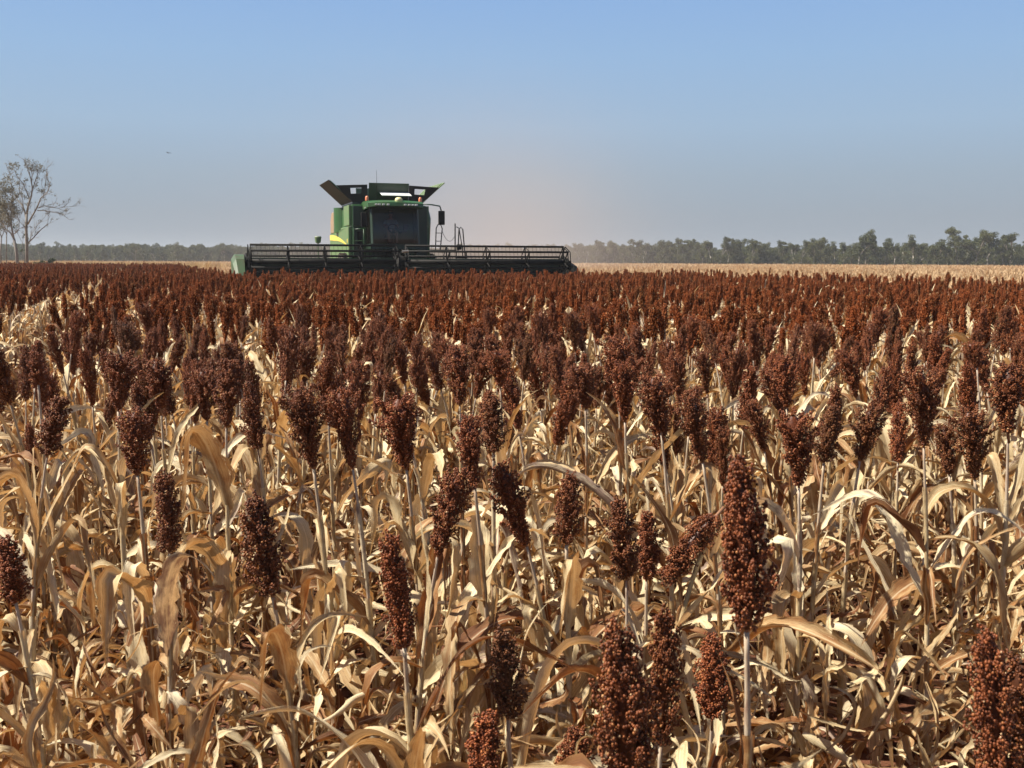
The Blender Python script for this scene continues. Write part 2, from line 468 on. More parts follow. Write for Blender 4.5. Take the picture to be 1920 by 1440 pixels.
def leaf_geo(seed, kind, low=False):
    """A dry leaf of about 0.6 m, base at the origin, running out along +X."""
    rng = np.random.default_rng(seed)
    n = 9 if low else 30
    L = 0.6 * rng.uniform(0.8, 1.2)
    Wd = rng.uniform(0.036, 0.072)
    s = np.linspace(0, 1, n)
    if kind == 'arch':
        a0, a1 = math.radians(rng.uniform(48, 74)), math.radians(rng.uniform(-88, -30))
        c = rng.uniform(0.34, 0.72); wd = rng.uniform(0.05, 0.20)
        a = a0 + (a1 - a0) / (1 + np.exp(-(s - c) / wd))
    elif kind == 'hang':
        a0, a1 = math.radians(rng.uniform(10, 45)), math.radians(rng.uniform(-100, -78))
        c = rng.uniform(0.12, 0.28); a = a0 + (a1 - a0) / (1 + np.exp(-(s - c) / 0.07))
    elif kind == 'erect':
        a0, a1 = math.radians(rng.uniform(66, 84)), math.radians(rng.uniform(15, 60))
        a = a0 + (a1 - a0) * s ** rng.uniform(1.2, 3)
    elif kind == 'broken':
        a0, a1 = math.radians(rng.uniform(35, 65)), math.radians(rng.uniform(-100, -50))
        c = rng.uniform(0.25, 0.6); a = a0 - 0.3 * s + (a1 - a0) / (1 + np.exp(-(s - c) / 0.015))
    else:                                                   # flat litter
        a = math.radians(rng.uniform(-5, 10)) + 0.5 * np.sin(s * rng.uniform(3, 7) + rng.uniform(0, 6))
    a = a + 0.10 * np.sin(s * rng.uniform(6, 14) + rng.uniform(0, 6.28))
    ds = L / (n - 1)
    yaw = np.cumsum(rng.normal(0, 0.05, n)) + rng.uniform(-0.5, 0.5) * s ** 2
    T = np.stack([np.cos(a) * np.cos(yaw), np.cos(a) * np.sin(yaw), np.sin(a)], -1)
    P = np.concatenate([[[0, 0, 0]], np.cumsum(T[:-1] * ds, 0)])
    N = np.stack([-np.sin(a) * np.cos(yaw), -np.sin(a) * np.sin(yaw), np.cos(a)], -1)
    S = np.cross(N, T)
    tw = rng.uniform(-1.5, 1.5) * s ** 1.5 + rng.choice([0, 0, rng.uniform(-2.2, 2.2)]) * s
    S2 = np.cos(tw)[:, None] * S + np.sin(tw)[:, None] * N
    N2 = -np.sin(tw)[:, None] * S + np.cos(tw)[:, None] * N
    w = Wd * (0.42 + 0.58 * np.minimum(s / 0.22, 1)) * np.clip(1 - s ** rng.uniform(2.0, 4.0), 0, 1) ** 0.8
    cut = rng.random()
    if cut < 0.3: w = np.where(s > rng.uniform(0.72, 0.9), w * np.linspace(1, 0.5, n), w)     # torn tip
    w = np.maximum(w * (1 + rng.normal(0, 0.06, n)), 0.002)
    roll = np.clip(rng.normal(0.35, 0.45), 0, 1.6)                                            # dried leaves curl in on themselves
    fold = rng.uniform(0.05, 0.45)
    cs = np.array([-1, -0.7, -0.35, 0, 0.35, 0.7, 1]) if not low else np.array([-1, 0, 1])
    wf, wp, wa = rng.uniform(14, 30), rng.uniform(0, 6, 2), rng.uniform(0.0, 0.28)
    rg = np.clip(rng.normal(0, 0.16, (n, 2)), -0.45, 0.25)
    kf = rng.uniform(4, 22, (4, 2)); kp = rng.uniform(0, 6.28, 4); ka = rng.uniform(0.02, 0.13, 4) * rng.choice([0.4, 1.0, 1.6])
    rows = []
    for ci in cs:
        e = abs(ci)
        th = roll * e * 1.2
        side = math.sin(th) / 1.2 / roll * 1.0 if roll > 0.05 else e
        lift = (1 - math.cos(th)) / 1.2 / roll if roll > 0.05 else 0
        side *= np.sign(ci) if ci else 0
        wav = wa * np.sin(wf * s + wp[0 if ci < 0 else 1]) * e * e
        if not low:                                         # crumpled, dried blade
            wav = wav + sum(ka[q_] * np.sin(kf[q_, 0] * 2 * s + kf[q_, 1] * 0.25 * ci + kp[q_]) for q_ in range(4)) * (0.25 + 0.75 * e)
        jag = 1 + (rg[:, 0 if ci < 0 else 1] if e == 1 else 0)
        rows.append(P + S2 * (side * w * 0.5 * jag)[:, None] + N2 * ((lift + fold * e + wav) * w * 0.5)[:, None])
    V = np.stack(rows, 1).reshape(-1, 3)
    m = len(cs)
    i, j = np.meshgrid(np.arange(n - 1), np.arange(m - 1), indexing='ij')
    q = i * m + j
    Q = np.stack([q, q + 1, q + m + 1, q + m], -1).reshape(-1, 4)
    uv = np.stack([np.tile((cs + 1) / 2, n), s.repeat(m)], -1)
    g = Geo(); g.add(V, None, Q, 0, rng.random(), uv)
    return g


LK = ['arch'] * 4 + ['hang'] * 3 + ['erect'] * 2 + ['broken'] * 3
LEAFG = [(kd, leaf_geo(700 + i, kd)) for i, kd in enumerate(LK * 4)]
LEAFM = {}
for kd, gg in LEAFG:
    LEAFM.setdefault(kd, []).append(gg.mesh('dry_leaf_' + kd, [M_LEAF]))
LITG = [leaf_geo(900 + i, ['flat', 'broken', 'flat', 'arch'][i % 4]) for i in range(16)]
LEAFLOW = {kd: [leaf_geo(1100 + 20 * i + j, kd, low=True) for j in range(7)] for i, kd in enumerate(['arch', 'hang', 'erect', 'broken'])}


def stalk_curve(H, lean, top_dir, n=9):
    """Points from the ground to the base of the head; top_dir is the head's own direction."""
    P0 = np.array([0, 0, 0.0]); P2 = np.array([lean[0], lean[1], H])
    P1 = P2 - np.array(top_dir) / max(top_dir[2], 0.35) * H * 0.42
    P1[0] *= 0.5; P1[1] *= 0.5
    P1[2] = H * 0.55
    s = np.linspace(0, 1, n)[:, None]
    return (1 - s) ** 2 * P0 + 2 * s * (1 - s) * P1 + s ** 2 * P2


def stalk_geo(curve, r0=0.0085, r1=0.0042, n=7, sheath=None):
    g = Geo()
    k = len(curve)
    # nodes: small swellings where the leaves wrap the stem
    s = np.linspace(0, 1, k)
    dense = np.linspace(0, 1, 3 * k)
    P = np.stack([np.interp(dense, s, curve[:, i]) for i in range(3)], -1)
    rad = r0 + (r1 - r0) * dense
    rad = rad * (1 + 0.22 * (np.sin(dense * 24) > 0.86)) + 0.0012 * (dense < 0.6)
    add_tube(g, P, rad, n)
    if sheath is not None:                                  # dry leaf sheaths wrapped round the stem, frayed at the top
        for q_ in range(4):
            a = 0.05 + 0.20 * q_ + sheath.uniform(-.03, .03); b = a + sheath.uniform(0.16, 0.26)
            t_ = np.linspace(a, b, 6)
            C = np.stack([np.interp(t_, s, curve[:, i]) for i in range(3)], -1)
            ra = (r0 + (r1 - r0) * t_) * np.array([1.12, 1.3, 1.38, 1.45, 1.6, 1.9 + sheath.uniform(0, .5)])
            add_tube(g, C + sheath.normal(0, .0008, C.shape), ra, 8, 1, sheath.random(), cap=False)
    return g


def leaf_picks(rng, n, H):
    """(kind, height, turn, scale) of each leaf of one plant."""
    out = []
    ph = rng.uniform(0, 6.28)
    for i in range(n):
        f = (i + rng.uniform(-0.3, 0.3)) / max(n - 1, 1)
        h = H * (0.08 + 0.66 * np.clip(f, 0, 1))
        ph += math.pi + rng.normal(0, 0.55)
        if f > 0.85: kd = rng.choice(['erect', 'arch', 'broken', 'arch', 'hang', 'broken'])
        elif f > 0.35: kd = rng.choice(['arch', 'broken', 'hang', 'hang'])
        else: kd = rng.choice(['hang', 'broken', 'arch'])
        out.append((kd, h, ph, rng.uniform(0.6, 1.05) * (0.8 if kd == 'erect' else 1)))
    return out


def sorghum(base, H, lean, hdir, L, kind, label, group, wscale=1.0, nleaf=8, rng=None, lsc=1.0):
    """One plant: an Empty on the soil that parents stalk, seed head(s) and each leaf."""
    rng = rng or RNG
    t = empty('sorghum_plant', base)
    tag(t, label, 'sorghum plant', group)
    cur = stalk_curve(H, lean, hdir)
    link('stalk', stalk_geo(cur, rng.uniform(0.007, 0.0095), rng.uniform(0.0034, 0.0048), sheath=rng).mesh('stalk', [M_STALK, M_LEAF]), t)
    q = Vector(hdir).to_track_quat('Z', 'Y')
    spin = rng.uniform(0, 6.28)
    hd = link('seed_head', HEADS[kind][int(rng.integers(3))], t, cur[-1])
    hd.rotation_euler = (q @ Euler((0, 0, spin)).to_quaternion()).to_euler()
    sL = L / 0.25
    hd.scale = (sL * wscale, sL * wscale, sL)
    for kd, h, ph, sc in leaf_picks(rng, nleaf, H):
        f = h / H
        p = [np.interp(f, np.linspace(0, 1, len(cur)), cur[:, i]) for i in range(3)]
        pool = LEAFM[kd]
        link('leaf', pool[int(rng.integers(len(pool)))], t, p, (rng.normal(0, 0.12), rng.normal(0, 0.12), ph), (sc * lsc, sc * lsc * rng.choice([0.4, 0.7, 0.9, 1.05, 1.2]), sc * lsc))
    return t


# ------------------------------------------------------------------ ground
YAW = math.radians(19)                                   # direction of the sown rows
UV_U = Vector((-math.sin(YAW), math.cos(YAW))); UV_V = Vector((math.cos(YAW), math.sin(YAW)))
V_EDGE = 22.0


def uvco(x, y):
    return x * UV_U.x + y * UV_U.y, x * UV_V.x + y * UV_V.y


def in_crop(x, y):
    u, v = uvco(x, y)
    return (v < V_EDGE) & ((u < 39.0) | (v < 3.0)) & (y < 96)


def soil_material():
    m, n, l = newmat("red_soil")
    out = n.new('ShaderNodeOutputMaterial'); p = n.new('ShaderNodeBsdfPrincipled'); l.new(p.outputs[0], out.inputs[0])
    tc = n.new('ShaderNodeTexCoord')
    a = nd(n, 'ShaderNodeTexNoise', i_Scale=3.0, i_Detail=8.0, i_Roughness=0.7); l.new(tc.outputs['Object'], a.inputs['Vector'])
    b = nd(n, 'ShaderNodeTexNoise', i_Scale=0.05, i_Detail=3.0); l.new(tc.outputs['Object'], b.inputs['Vector'])
    c = ramp(n, l, a.outputs[0], [(0.3, (0.055, 0.022, 0.013)), (0.55, (0.12, 0.050, 0.028)), (0.75, (0.20, 0.10, 0.055))])
    geo = n.new('ShaderNodeNewGeometry'); sx = n.new('ShaderNodeSeparateXYZ'); l.new(geo.outputs['Position'], sx.inputs[0])
    far = n.new('ShaderNodeMapRange'); far.inputs['From Min'].default_value = 30; far.inputs['From Max'].default_value = 70
    l.new(sx.outputs[1], far.inputs[0])
    c2 = ramp(n, l, b.outputs[0], [(0.3, (0.34, 0.19, 0.09)), (0.7, (0.46, 0.28, 0.14))])
    l.new(mixc(n, l, far.outputs[0], c, c2), p.inputs['Base Color'])
    p.inputs['Roughness'].default_value = 0.95; p.inputs['Specular IOR Level'].default_value = 0.1
    bp = nd(n, 'ShaderNodeBump', i_Strength=0.8, i_Distance=0.05); l.new(a.outputs[0], bp.inputs['Height']); l.new(bp.outputs[0], p.inputs['Normal'])
    return m


M_SOIL = soil_material()
s1 = np.linspace(-1, 1, 240)
gx = np.sinh(s1 * 7.6) * 4000 / math.sinh(7.6)
s2 = np.linspace(-0.55, 1, 260)
gy = np.sinh(s2 * 7.6) * 6000 / math.sinh(7.6) + 3.0
GX, GY = np.meshgrid(gx, gy)
amp = np.exp(-np.hypot(GX, GY - 3) / 14)
GZ = amp * (0.022 * np.sin(GX * 9 + 3 * np.sin(GY * 4)) * np.sin(GY * 8 + 2 * np.sin(GX * 5)) + RNG.normal(0, 0.012, GX.shape)) - 0.01
g = Geo()
ny, nx = GX.shape
i, j = np.meshgrid(np.arange(ny - 1), np.arange(nx - 1), indexing='ij')
q = i * nx + j
g.add(np.stack([GX, GY, GZ], -1), None, np.stack([q, q + 1, q + nx + 1, q + nx], -1).reshape(-1, 4))
tag(link('ground', g.mesh('ground', [M_SOIL])), 'dark red soil of the sorghum field reaching to the far trees', 'ground', kind='structure')


# ------------------------------------------------------------------ scatter (only for what nobody could count)
def scatter(name, pts, rots, scls, idx, variants, label, cat):
    """One object of kind stuff: copies of the variant meshes on points."""
    coll = bpy.data.collections.new(name + '_sources')
    for k, me in enumerate(variants):
        coll.objects.link(bpy.data.objects.new('%s_source_%02d' % (name, k), me))
    me = bpy.data.meshes.new(name)
    me.vertices.add(len(pts)); me.vertices.foreach_set('co', np.asarray(pts, float).ravel())
    a = me.attributes.new('turn', 'FLOAT_VECTOR', 'POINT'); a.data.foreach_set('vector', np.asarray(rots, float).ravel())
    a = me.attributes.new('size', 'FLOAT_VECTOR', 'POINT'); a.data.foreach_set('vector', np.asarray(scls, float).ravel())
    a = me.attributes.new('pick', 'INT', 'POINT'); a.data.foreach_set('value', np.asarray(idx, np.int32))
    o = link(name, me)
    nt = bpy.data.node_groups.new(name, 'GeometryNodeTree')
    nt.interface.new_socket('Geometry', in_out='INPUT', socket_type='NodeSocketGeometry')
    nt.interface.new_socket('Geometry', in_out='OUTPUT', socket_type='NodeSocketGeometry')
    N, Lk = nt.nodes, nt.links
    gi, go = N.new('NodeGroupInput'), N.new('NodeGroupOutput')
    ci = N.new('GeometryNodeCollectionInfo'); ci.inputs[0].default_value = coll
    ci.inputs['Separate Children'].default_value = True; ci.inputs['Reset Children'].default_value = True
    ip = N.new('GeometryNodeInstanceOnPoints'); ip.inputs['Pick Instance'].default_value = True
    def attr(nm, dt):
        n_ = N.new('GeometryNodeInputNamedAttribute'); n_.data_type = dt; n_.inputs['Name'].default_value = nm
        return n_.outputs['Attribute']
    e2r = N.new('FunctionNodeEulerToRotation')
    Lk.new(attr('turn', 'FLOAT_VECTOR'), e2r.inputs[0])
    Lk.new(gi.outputs[0], ip.inputs['Points']); Lk.new(ci.outputs[0], ip.inputs['Instance'])
    Lk.new(attr('pick', 'INT'), ip.inputs['Instance Index']); Lk.new(e2r.outputs[0], ip.inputs['Rotation'])
    Lk.new(attr('size', 'FLOAT_VECTOR'), ip.inputs['Scale']); Lk.new(ip.outputs[0], go.inputs[0])
    md = o.modifiers.new('scatter', 'NODES'); md.node_group = nt
    tag(o, label, cat, kind='stuff')
    return o


# ------------------------------------------------------------------ the sorghum plants
# (x base, y base, x top, y top, half-width px, kind, head length m, words)
NEAR = [
    (1400, 1185, 1382, 842, 52, 'oval', 0.29, 'tall sorghum plant with the biggest lumpy red head'),
    (1185, 1490, 1150, 1140, 56, 'oval', 0.30, 'sorghum plant with a broad blurred dark head cut by the bottom frame edge'),
    (1880, 1500, 1835, 1160, 50, 'oval', 0.28, 'sorghum plant with a tall tapering red head at the lower right corner'),
    (1925, 1470, 1890, 1205, 60, 'club', 0.23, 'sorghum plant with a fat round head at the right frame edge, before its taller neighbour'),
    (952, 1350, 948, 1168, 30, 'spindle', 0.20, 'short sorghum plant with a small narrow upright head low down between leaves'),
    (1335, 1350, 1338, 1178, 36, 'oval', 0.21, 'short sorghum plant with a stubby oval head low beside the tall lumpy one'),
    (900, 1530, 903, 1318, 38, 'spindle', 0.22, 'sorghum plant whose rounded brown head tip just rises over the bottom frame edge'),
    (1238, 1400, 1255, 1115, 30, 'spindle', 0.28, 'sorghum plant with a long slim head right behind the broad blurred one'),
    (1075, 1520, 1085, 1350, 36, 'oval', 0.20, 'low sorghum plant with a small head tucked left of the broad blurred one'),
    (758, 1215, 738, 985, 31, 'spindle', 0.25, 'sorghum plant with a long narrow head leaning slightly left over pale leaves'),
    (512, 1120, 462, 922, 33, 'spindle', 0.24, 'sorghum plant with a slim head leaning clearly to the left on a bent stalk'),
    (318, 1038, 317, 878, 24, 'spindle', 0.20, 'sorghum plant with a neat thin cigar shaped upright head on the left side'),
    (30, 1130, 12, 1000, 34, 'oval', 0.19, 'sorghum plant with a dark stubby head at the left frame edge'),
    (88, 855, 116, 735, 24, 'spindle', 0.20, 'sorghum plant with a slim head leaning right, beside the straw covered track'),
    (258, 892, 240, 765, 34, 'club', 0.20, 'sorghum plant with a ragged club head under a pair of bigger fan heads'),
    (588, 880, 560, 718, 40, 'fan', 0.24, 'sorghum plant with a wide fan head narrowing to a thin neck, left of centre'),
    (662, 880, 634, 725, 36, 'fan', 0.23, 'sorghum plant with a fan head touching the right side of another fan head'),
    (762, 882, 735, 738, 44, 'fan', 0.23, 'sorghum plant with the widest fan head, open at the top, near the middle'),
    (820, 1045, 858, 868, 34, 'club', 0.25, 'sorghum plant with a long club head leaning right on a pale stalk'),
    (988, 1025, 928, 862, 36, 'club', 0.25, 'sorghum plant with a club head leaning left, its neck bent to the right'),
    (890, 915, 872, 775, 32, 'club', 0.20, 'sorghum plant with a very dark shaded head wedged between brighter ones'),
    (925, 850, 922, 735, 27, 'oval', 0.19, 'sorghum plant with a plump oval head standing right of the very dark one'),
    (1062, 1022, 1068, 878, 27, 'oval', 0.20, 'sorghum plant with an oval head on a straight pale stalk near the middle'),
    (1175, 1088, 1160, 918, 27, 'spindle', 0.22, 'sorghum plant with a narrow head left of its twin, under a curled grey leaf'),
    (1212, 1090, 1217, 950, 23, 'spindle', 0.19, 'sorghum plant with a narrow head forming the right one of a close pair'),
    (1345, 965, 1232, 1085, 30, 'spindle', 0.22, 'sorghum plant whose orange lit head has toppled over and hangs to the left'),
    (1318, 868, 1288, 728, 30, 'club', 0.22, 'sorghum plant with a slim dark head leaning left above the tallest lumpy one'),
    (1240, 812, 1222, 700, 38, 'fan', 0.20, 'sorghum plant with a loose open fan head showing its branches'),
    (1498, 915, 1488, 765, 42, 'fan', 0.24, 'sorghum plant with a bowl shaped fan head full of spiky branches, right of centre'),
    (1612, 865, 1638, 755, 30, 'club', 0.20, 'sorghum plant with a reddish club head leaning right on a pale leaning stalk'),
    (1545, 868, 1558, 755, 20, 'spindle', 0.20, 'sorghum plant with a thin greyish brown head beside the spiky fan head'),
    (1732, 840, 1722, 685, 40, 'fan', 0.24, 'sorghum plant with a fan head on a long straight white stalk at the right'),
    (1780, 892, 1772, 790, 24, 'club', 0.18, 'sorghum plant with a small drooping head between two larger fans at the right'),
    (1828, 900, 1820, 762, 38, 'fan', 0.24, 'sorghum plant with a fan head on a dark thick stalk near the right edge'),
    (1890, 815, 1882, 680, 40, 'club', 0.23, 'sorghum plant with a big bright brown head touching the right frame edge'),
    (222, 772, 226, 655, 34, 'fan', 0.21, 'sorghum plant with a dense fan head above the ragged club on the left'),
    (302, 768, 298, 672, 28, 'club', 0.19, 'sorghum plant with a squat club head right of the dense fan on the left'),
    (388, 790, 380, 690, 30, 'fan', 0.20, 'sorghum plant with a fan head, left one of an interlocked pair'),
    (424, 802, 430, 668, 30, 'club', 0.23, 'sorghum plant with a tall club head, right one of an interlocked pair'),
    (862, 762, 862, 645, 28, 'club', 0.21, 'sorghum plant with a tall head directly behind the very dark shaded one'),
    (938, 728, 932, 655, 26, 'fan', 0.16, 'sorghum plant with a bent over mop head in the middle distance'),
    (1098, 768, 1088, 682, 26, 'club', 0.18, 'sorghum plant with two toned club head over bare stalks right of centre'),
    (1172, 792, 1168, 672, 24, 'club', 0.22, 'sorghum plant with a slender club head left of the loose open fan'),
    (72, 722, 70, 655, 18, 'spindle', 0.14, 'small headed sorghum plant standing alone at the rim of the track'),
    (1475, 765, 1462, 665, 26, 'club', 0.20, 'sorghum plant with a blunt head just above the spiky bowl shaped fan'),
    (1832, 690, 1826, 640, 26, 'fan', 0.12, 'sorghum plant with a small cup shaped head facing right'),
    (848, 1325, 838, 1248, 34, 'oval', 0.15, 'low reddish sorghum head half hidden behind a stem near the bottom centre'),
    (125, 915, 118, 860, 18, 'spindle', 0.13, 'stunted sorghum plant with a tiny dark head under the one leaning over the track'),
]
GRP_NEAR = 'sorghum plants at the front of the field'
occupied = []
for (xb, yb, xt, yt, hw, kd, L, words) in NEAR:
    lp = math.hypot(xt - xb, yt - yb)
    d = L * F / lp
    B, T = at(xb, yb, d), at(xt, yt, d)
    hdir = (T - B) / (T - B).length
    hvec = hdir + Vector((0, RNG.uniform(-0.25, 0.1), 0)) * 0.5
    hvec.normalize()
    base_w = {'spindle': 0.036, 'club': 0.052, 'fan': 0.066, 'oval': 0.044}[kd] * (L / 0.25) * F / d
    up = hdir.z > 0.2
    leanx = float(np.clip(hdir.x * (0.25 if up else -0.2), -0.2, 0.2)) + RNG.normal(0, 0.02)
    leany = RNG.normal(0, 0.03)
    H = max(B.z, 0.30)
    sd_ = tuple(hvec) if up else (0.45, 0.0, 0.8)
    rngp = np.random.default_rng(int(xb * 7 + yb))
    lsc = 0.72 if d < 2.1 else 1.0
    t = sorghum((B.x - leanx, B.y - leany, 0), H, (leanx, leany), sd_, L, kd, words, GRP_NEAR, wscale=min(max(hw / base_w, 0.65), 1.5) * 1.0, nleaf=13, rng=rngp, lsc=lsc)
    if not up:
        for c in t.children:
            if c.name.startswith('seed_head'):
                c.rotation_euler = hvec.to_track_quat('Z', 'Y').to_euler()
    occupied.append((t.location.x, t.location.y, d, (xb + xt) / 2, min(yt, yb), max(yt, yb), hw))

# the rest of the crop: rows along the field
pts = []
v = -62.0
while v < V_EDGE:
    u = -3.0
    step = 0.14
    us = np.arange(-4, 110, step)
    us = us + RNG.uniform(-0.06, 0.06, len(us))
    vs = v + RNG.normal(0, 0.21, len(us))
    pts.append(np.stack([us * UV_U.x + vs * UV_V.x, us * UV_U.y + vs * UV_V.y, us, vs], -1))
    v += 0.75
P = np.concatenate(pts)
x, y, u, vv = P.T
keep = in_crop(x, y) & (np.abs(x) < 0.485 * y + 2.0) & (y > 1.0)
# the wheel track on the left where the crop is flattened
tr_d = vv - (UV_V.x * -4.46 + UV_V.y * 9.3)
keep &= (np.abs(tr_d) > np.interp(u, [8, 25], [0.55, 0.26]) + 0.20 * np.sin(u * 0.9))
x, y = x[keep], y[keep]
infr = np.abs(x) < 0.49 * y + np.where(y < 4, 0.5, 0.12)
near_ok = (y > 3.9)
for (ox, oy, d, xm, y0, y1, hw) in occupied:
    near_ok &= np.hypot(x - ox, y - oy) > 0.16
order = np.argsort(y)
cand = [k for k in order if abs(x[k]) < 0.49 * y[k] + 0.12 and near_ok[k]]
# thin out what would stand right before the hand placed heads
chosen = []
for k in cand:
    px = 960 + x[k] / y[k] * F
    ptop = 487 + (CAM_H - 1.22) / y[k] * F
    bad = False
    for (ox, oy, d, xm, y0, y1, hw) in occupied:
        if y[k] < d + 0.1 and abs(px - xm) < hw + 45 and ptop - 10 < y1:
            bad = True; break
    if bad: continue
    if y[k] < 5.0 and R.random() < 0.35: continue
    chosen.append(k)
    if len(chosen) >= 300 - len(NEAR): break
yn = y[chosen[-1]]
print('individual plants reach depth', yn)
Q1, Q2 = np.quantile(y[chosen], [0.33, 0.66])
BAND = [(Q1, 'medium brown seed headed sorghum plant in the second line behind the front plants', 'sorghum plants in the second line'),
        (Q2, 'sorghum plant with a red brown head in the thick middle stand of the crop', 'sorghum plants in the middle stand'),
        (99, 'smaller looking sorghum plant in the crowded stand halfway towards the harvester', 'sorghum plants in the crowded stand')]
for k in chosen:
    rngp = np.random.default_rng(int(k) + 5000)
    kd = rngp.choice(['spindle', 'club', 'oval', 'fan', 'club', 'oval'])
    L = rngp.uniform(0.22, 0.31)
    H = rngp.normal(0.95, 0.09)
    tilt = rngp.normal(0, 0.16, 2)
    hdir = np.array([tilt[0], tilt[1], 1.0]); hdir /= np.linalg.norm(hdir)
    lab, grp = next((b[1], b[2]) for b in BAND if y[k] < b[0])
    sorghum((x[k], y[k], 0), H, tuple(tilt * 0.35), tuple(hdir), L, kd, lab, grp, wscale=rngp.uniform(0.70, 1.0), nleaf=10, rng=rngp)

# everything beyond, too many to count
def plant_mesh(seed, fine):
    rng = np.random.default_rng(seed)
    g = Geo()
    H = 0.93
    tilt = rng.normal(0, 0.13, 2)
    hdir = np.array([tilt[0], tilt[1], 1.0]); hdir /= np.linalg.norm(hdir)
    cur = stalk_curve(H, tilt * 0.35, hdir, 5)
    g.merge(stalk_geo(cur, n=4), mat=1)
    q = Vector(hdir).to_track_quat('Z', 'Y').to_matrix().to_4x4()
    sc = rng.uniform(0.19, 0.285) / 0.25
    kd = KINDS[seed % 4]
    hg = LOWHEADS[kd][int(rng.integers(2))]
    M = Matrix.Translation(cur[-1]) @ q @ Matrix.Diagonal((sc * .88, sc * .88, sc, 1))
    hm = Geo(); hm.merge(hg, M)
    for lst in (hm.m3, hm.m4):
        for a in lst: a += 2                                  # grain 2, branch 3
    g.merge(hm)
    for kd_, h, ph, s in leaf_picks(rng, 9 if fine else 6, H):
        f = h / H
        p = [np.interp(f, np.linspace(0, 1, len(cur)), cur[:, i]) for i in range(3)]
        cand_ = LEAFLOW[kd_]
        lf = cand_[int(rng.integers(len(cand_)))]
        g.merge(lf, Matrix.Translation(p) @ Matrix.Rotation(ph, 4, 'Z') @ Matrix.Scale(s, 4), tint=rng.random())
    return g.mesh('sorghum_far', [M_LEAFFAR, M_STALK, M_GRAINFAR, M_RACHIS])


PV = [plant_mesh(2000 + i, True) for i in range(16)]
chosen_set = set(chosen)
rest = np.array([k for k in range(len(x)) if k not in chosen_set and not (infr[k] and y[k] < yn and near_ok[k] and y[k] > 3.0) and not (infr[k] and y[k] < 3.95)])
late = [k for k in rest if infr[k] and y[k] < yn]
rest = np.array([k for k in rest if k not in set(late)])
rx, ry = x[rest], y[rest]
thin = RNG.random(len(rest)) < np.where(ry > 45, 0.75, 1.0)
rx, ry = rx[thin], ry[thin]
n = len(rx)
print('crop beyond', n)
rots = np.stack([RNG.normal(0, 0.05, n), RNG.normal(0, 0.05, n), RNG.uniform(0, 6.28, n)], -1)
hs = RNG.normal(1.0, 0.075, n)
sz = np.stack([RNG.uniform(0.9, 1.15, n), RNG.uniform(0.9, 1.15, n), hs], -1)
scatter('sorghum_crop', np.stack([rx, ry, np.zeros(n)], -1), rots, sz, RNG.integers(0, len(PV), n), PV,
        'dense standing sorghum crop stretching from the middle to the harvester and far trees', 'sorghum crop')

# leafy undergrowth between the plants and straw on the soil
LM = [gg.mesh('litter', [M_LEAF]) for gg in LITG]
n = 19000
yy = 0.8 + 13 * RNG.random(n) ** 1.3
xx = (RNG.random(n) * 2 - 1) * (0.49 * yy + 0.6)
u_, v_ = uvco(xx, yy)
bare_ = (np.sin(xx * 3.1 + 1.3 * np.sin(yy * 2.3)) * np.sin(yy * 2.7 + 1.1 * np.sin(xx * 1.9) + .6) > 0.38) & (RNG.random(n) < 0.9)
xx, yy = xx[~bare_], yy[~bare_]; n = len(xx)
u_, v_ = uvco(xx, yy)
on_track = np.abs(v_ - (UV_V.x * -4.46 + UV_V.y * 9.3)) < 0.9
zz = np.where(RNG.random(n) < 0.38, 0.015, RNG.uniform(0.03, 0.60, n))
zz = np.where(on_track, 0.02, zz)
tl = np.where(zz > 0.03, 1.1, 0.18)
rots = np.stack([RNG.normal(0, 1, n) * tl, RNG.normal(0, 1, n) * tl, RNG.uniform(0, 6.28, n)], -1)
sz = np.where(zz > 0.03, RNG.uniform(0.22, 0.62, n), RNG.uniform(0.3, 0.95, n))[:, None] * np.stack([np.ones(n), RNG.choice([0.45, 0.8, 1.1, 1.5], n), np.ones(n)], -1)
scatter('leaf_litter', np.stack([xx, yy, zz], -1), rots, sz, RNG.integers(0, len(LM), n), LM,
        'fallen dry leaves and straw lying between the sorghum stalks', 'leaf litter')
n = 6000
uu = RNG.uniform(5, 90, n); v0 = UV_V.x * -4.46 + UV_V.y * 9.3
vq = v0 + RNG.normal(0, 0.35, n)
pp = np.stack([uu * UV_U.x + vq * UV_V.x, uu * UV_U.y + vq * UV_V.y, RNG.uniform(0.01, 0.10, n)], -1)
rots = np.stack([RNG.normal(0, 0.35, n), RNG.normal(0, 0.35, n), RNG.uniform(0, 6.28, n)], -1)
scatter('track_straw', pp, rots, RNG.uniform(0.5, 1.1, n)[:, None] * np.ones(3), RNG.integers(0, len(LM), n), LM,
        'pale flattened straw along the wheel track at the left of the crop', 'straw')

# soil clods
def clod(seed):
    rng = np.random.default_rng(seed)
    bm = bmesh.new(); bmesh.ops.create_icosphere(bm, subdivisions=2, radius=1)
    for vt in bm.verts:
        c = vt.co
        vt.co = c * (1 + 0.22 * math.sin(3 * c.x + seed) * math.sin(4 * c.y + 1) + rng.normal(0, 0.09)); vt.co.z *= 0.75
    me = bpy.data.meshes.new('soil_clod'); bm.to_mesh(me); bm.free(); me.materials.append(M_SOIL)
    return me
CL = [clod(i) for i in range(5)]
n = 1600
yy = 1.5 + 8 * RNG.random(n); xx = (RNG.random(n) * 2 - 1) * (0.49 * yy + 0.4)
scatter('soil_clods', np.stack([xx, yy, np.full(n, 0.005)], -1), RNG.uniform(0, 6.28, (n, 3)), (RNG.uniform(0.008, 0.045, n))[:, None] * np.ones(3),
        RNG.integers(0, 5, n), CL, 'dark red clods of soil lying under the sorghum plants', 'soil')

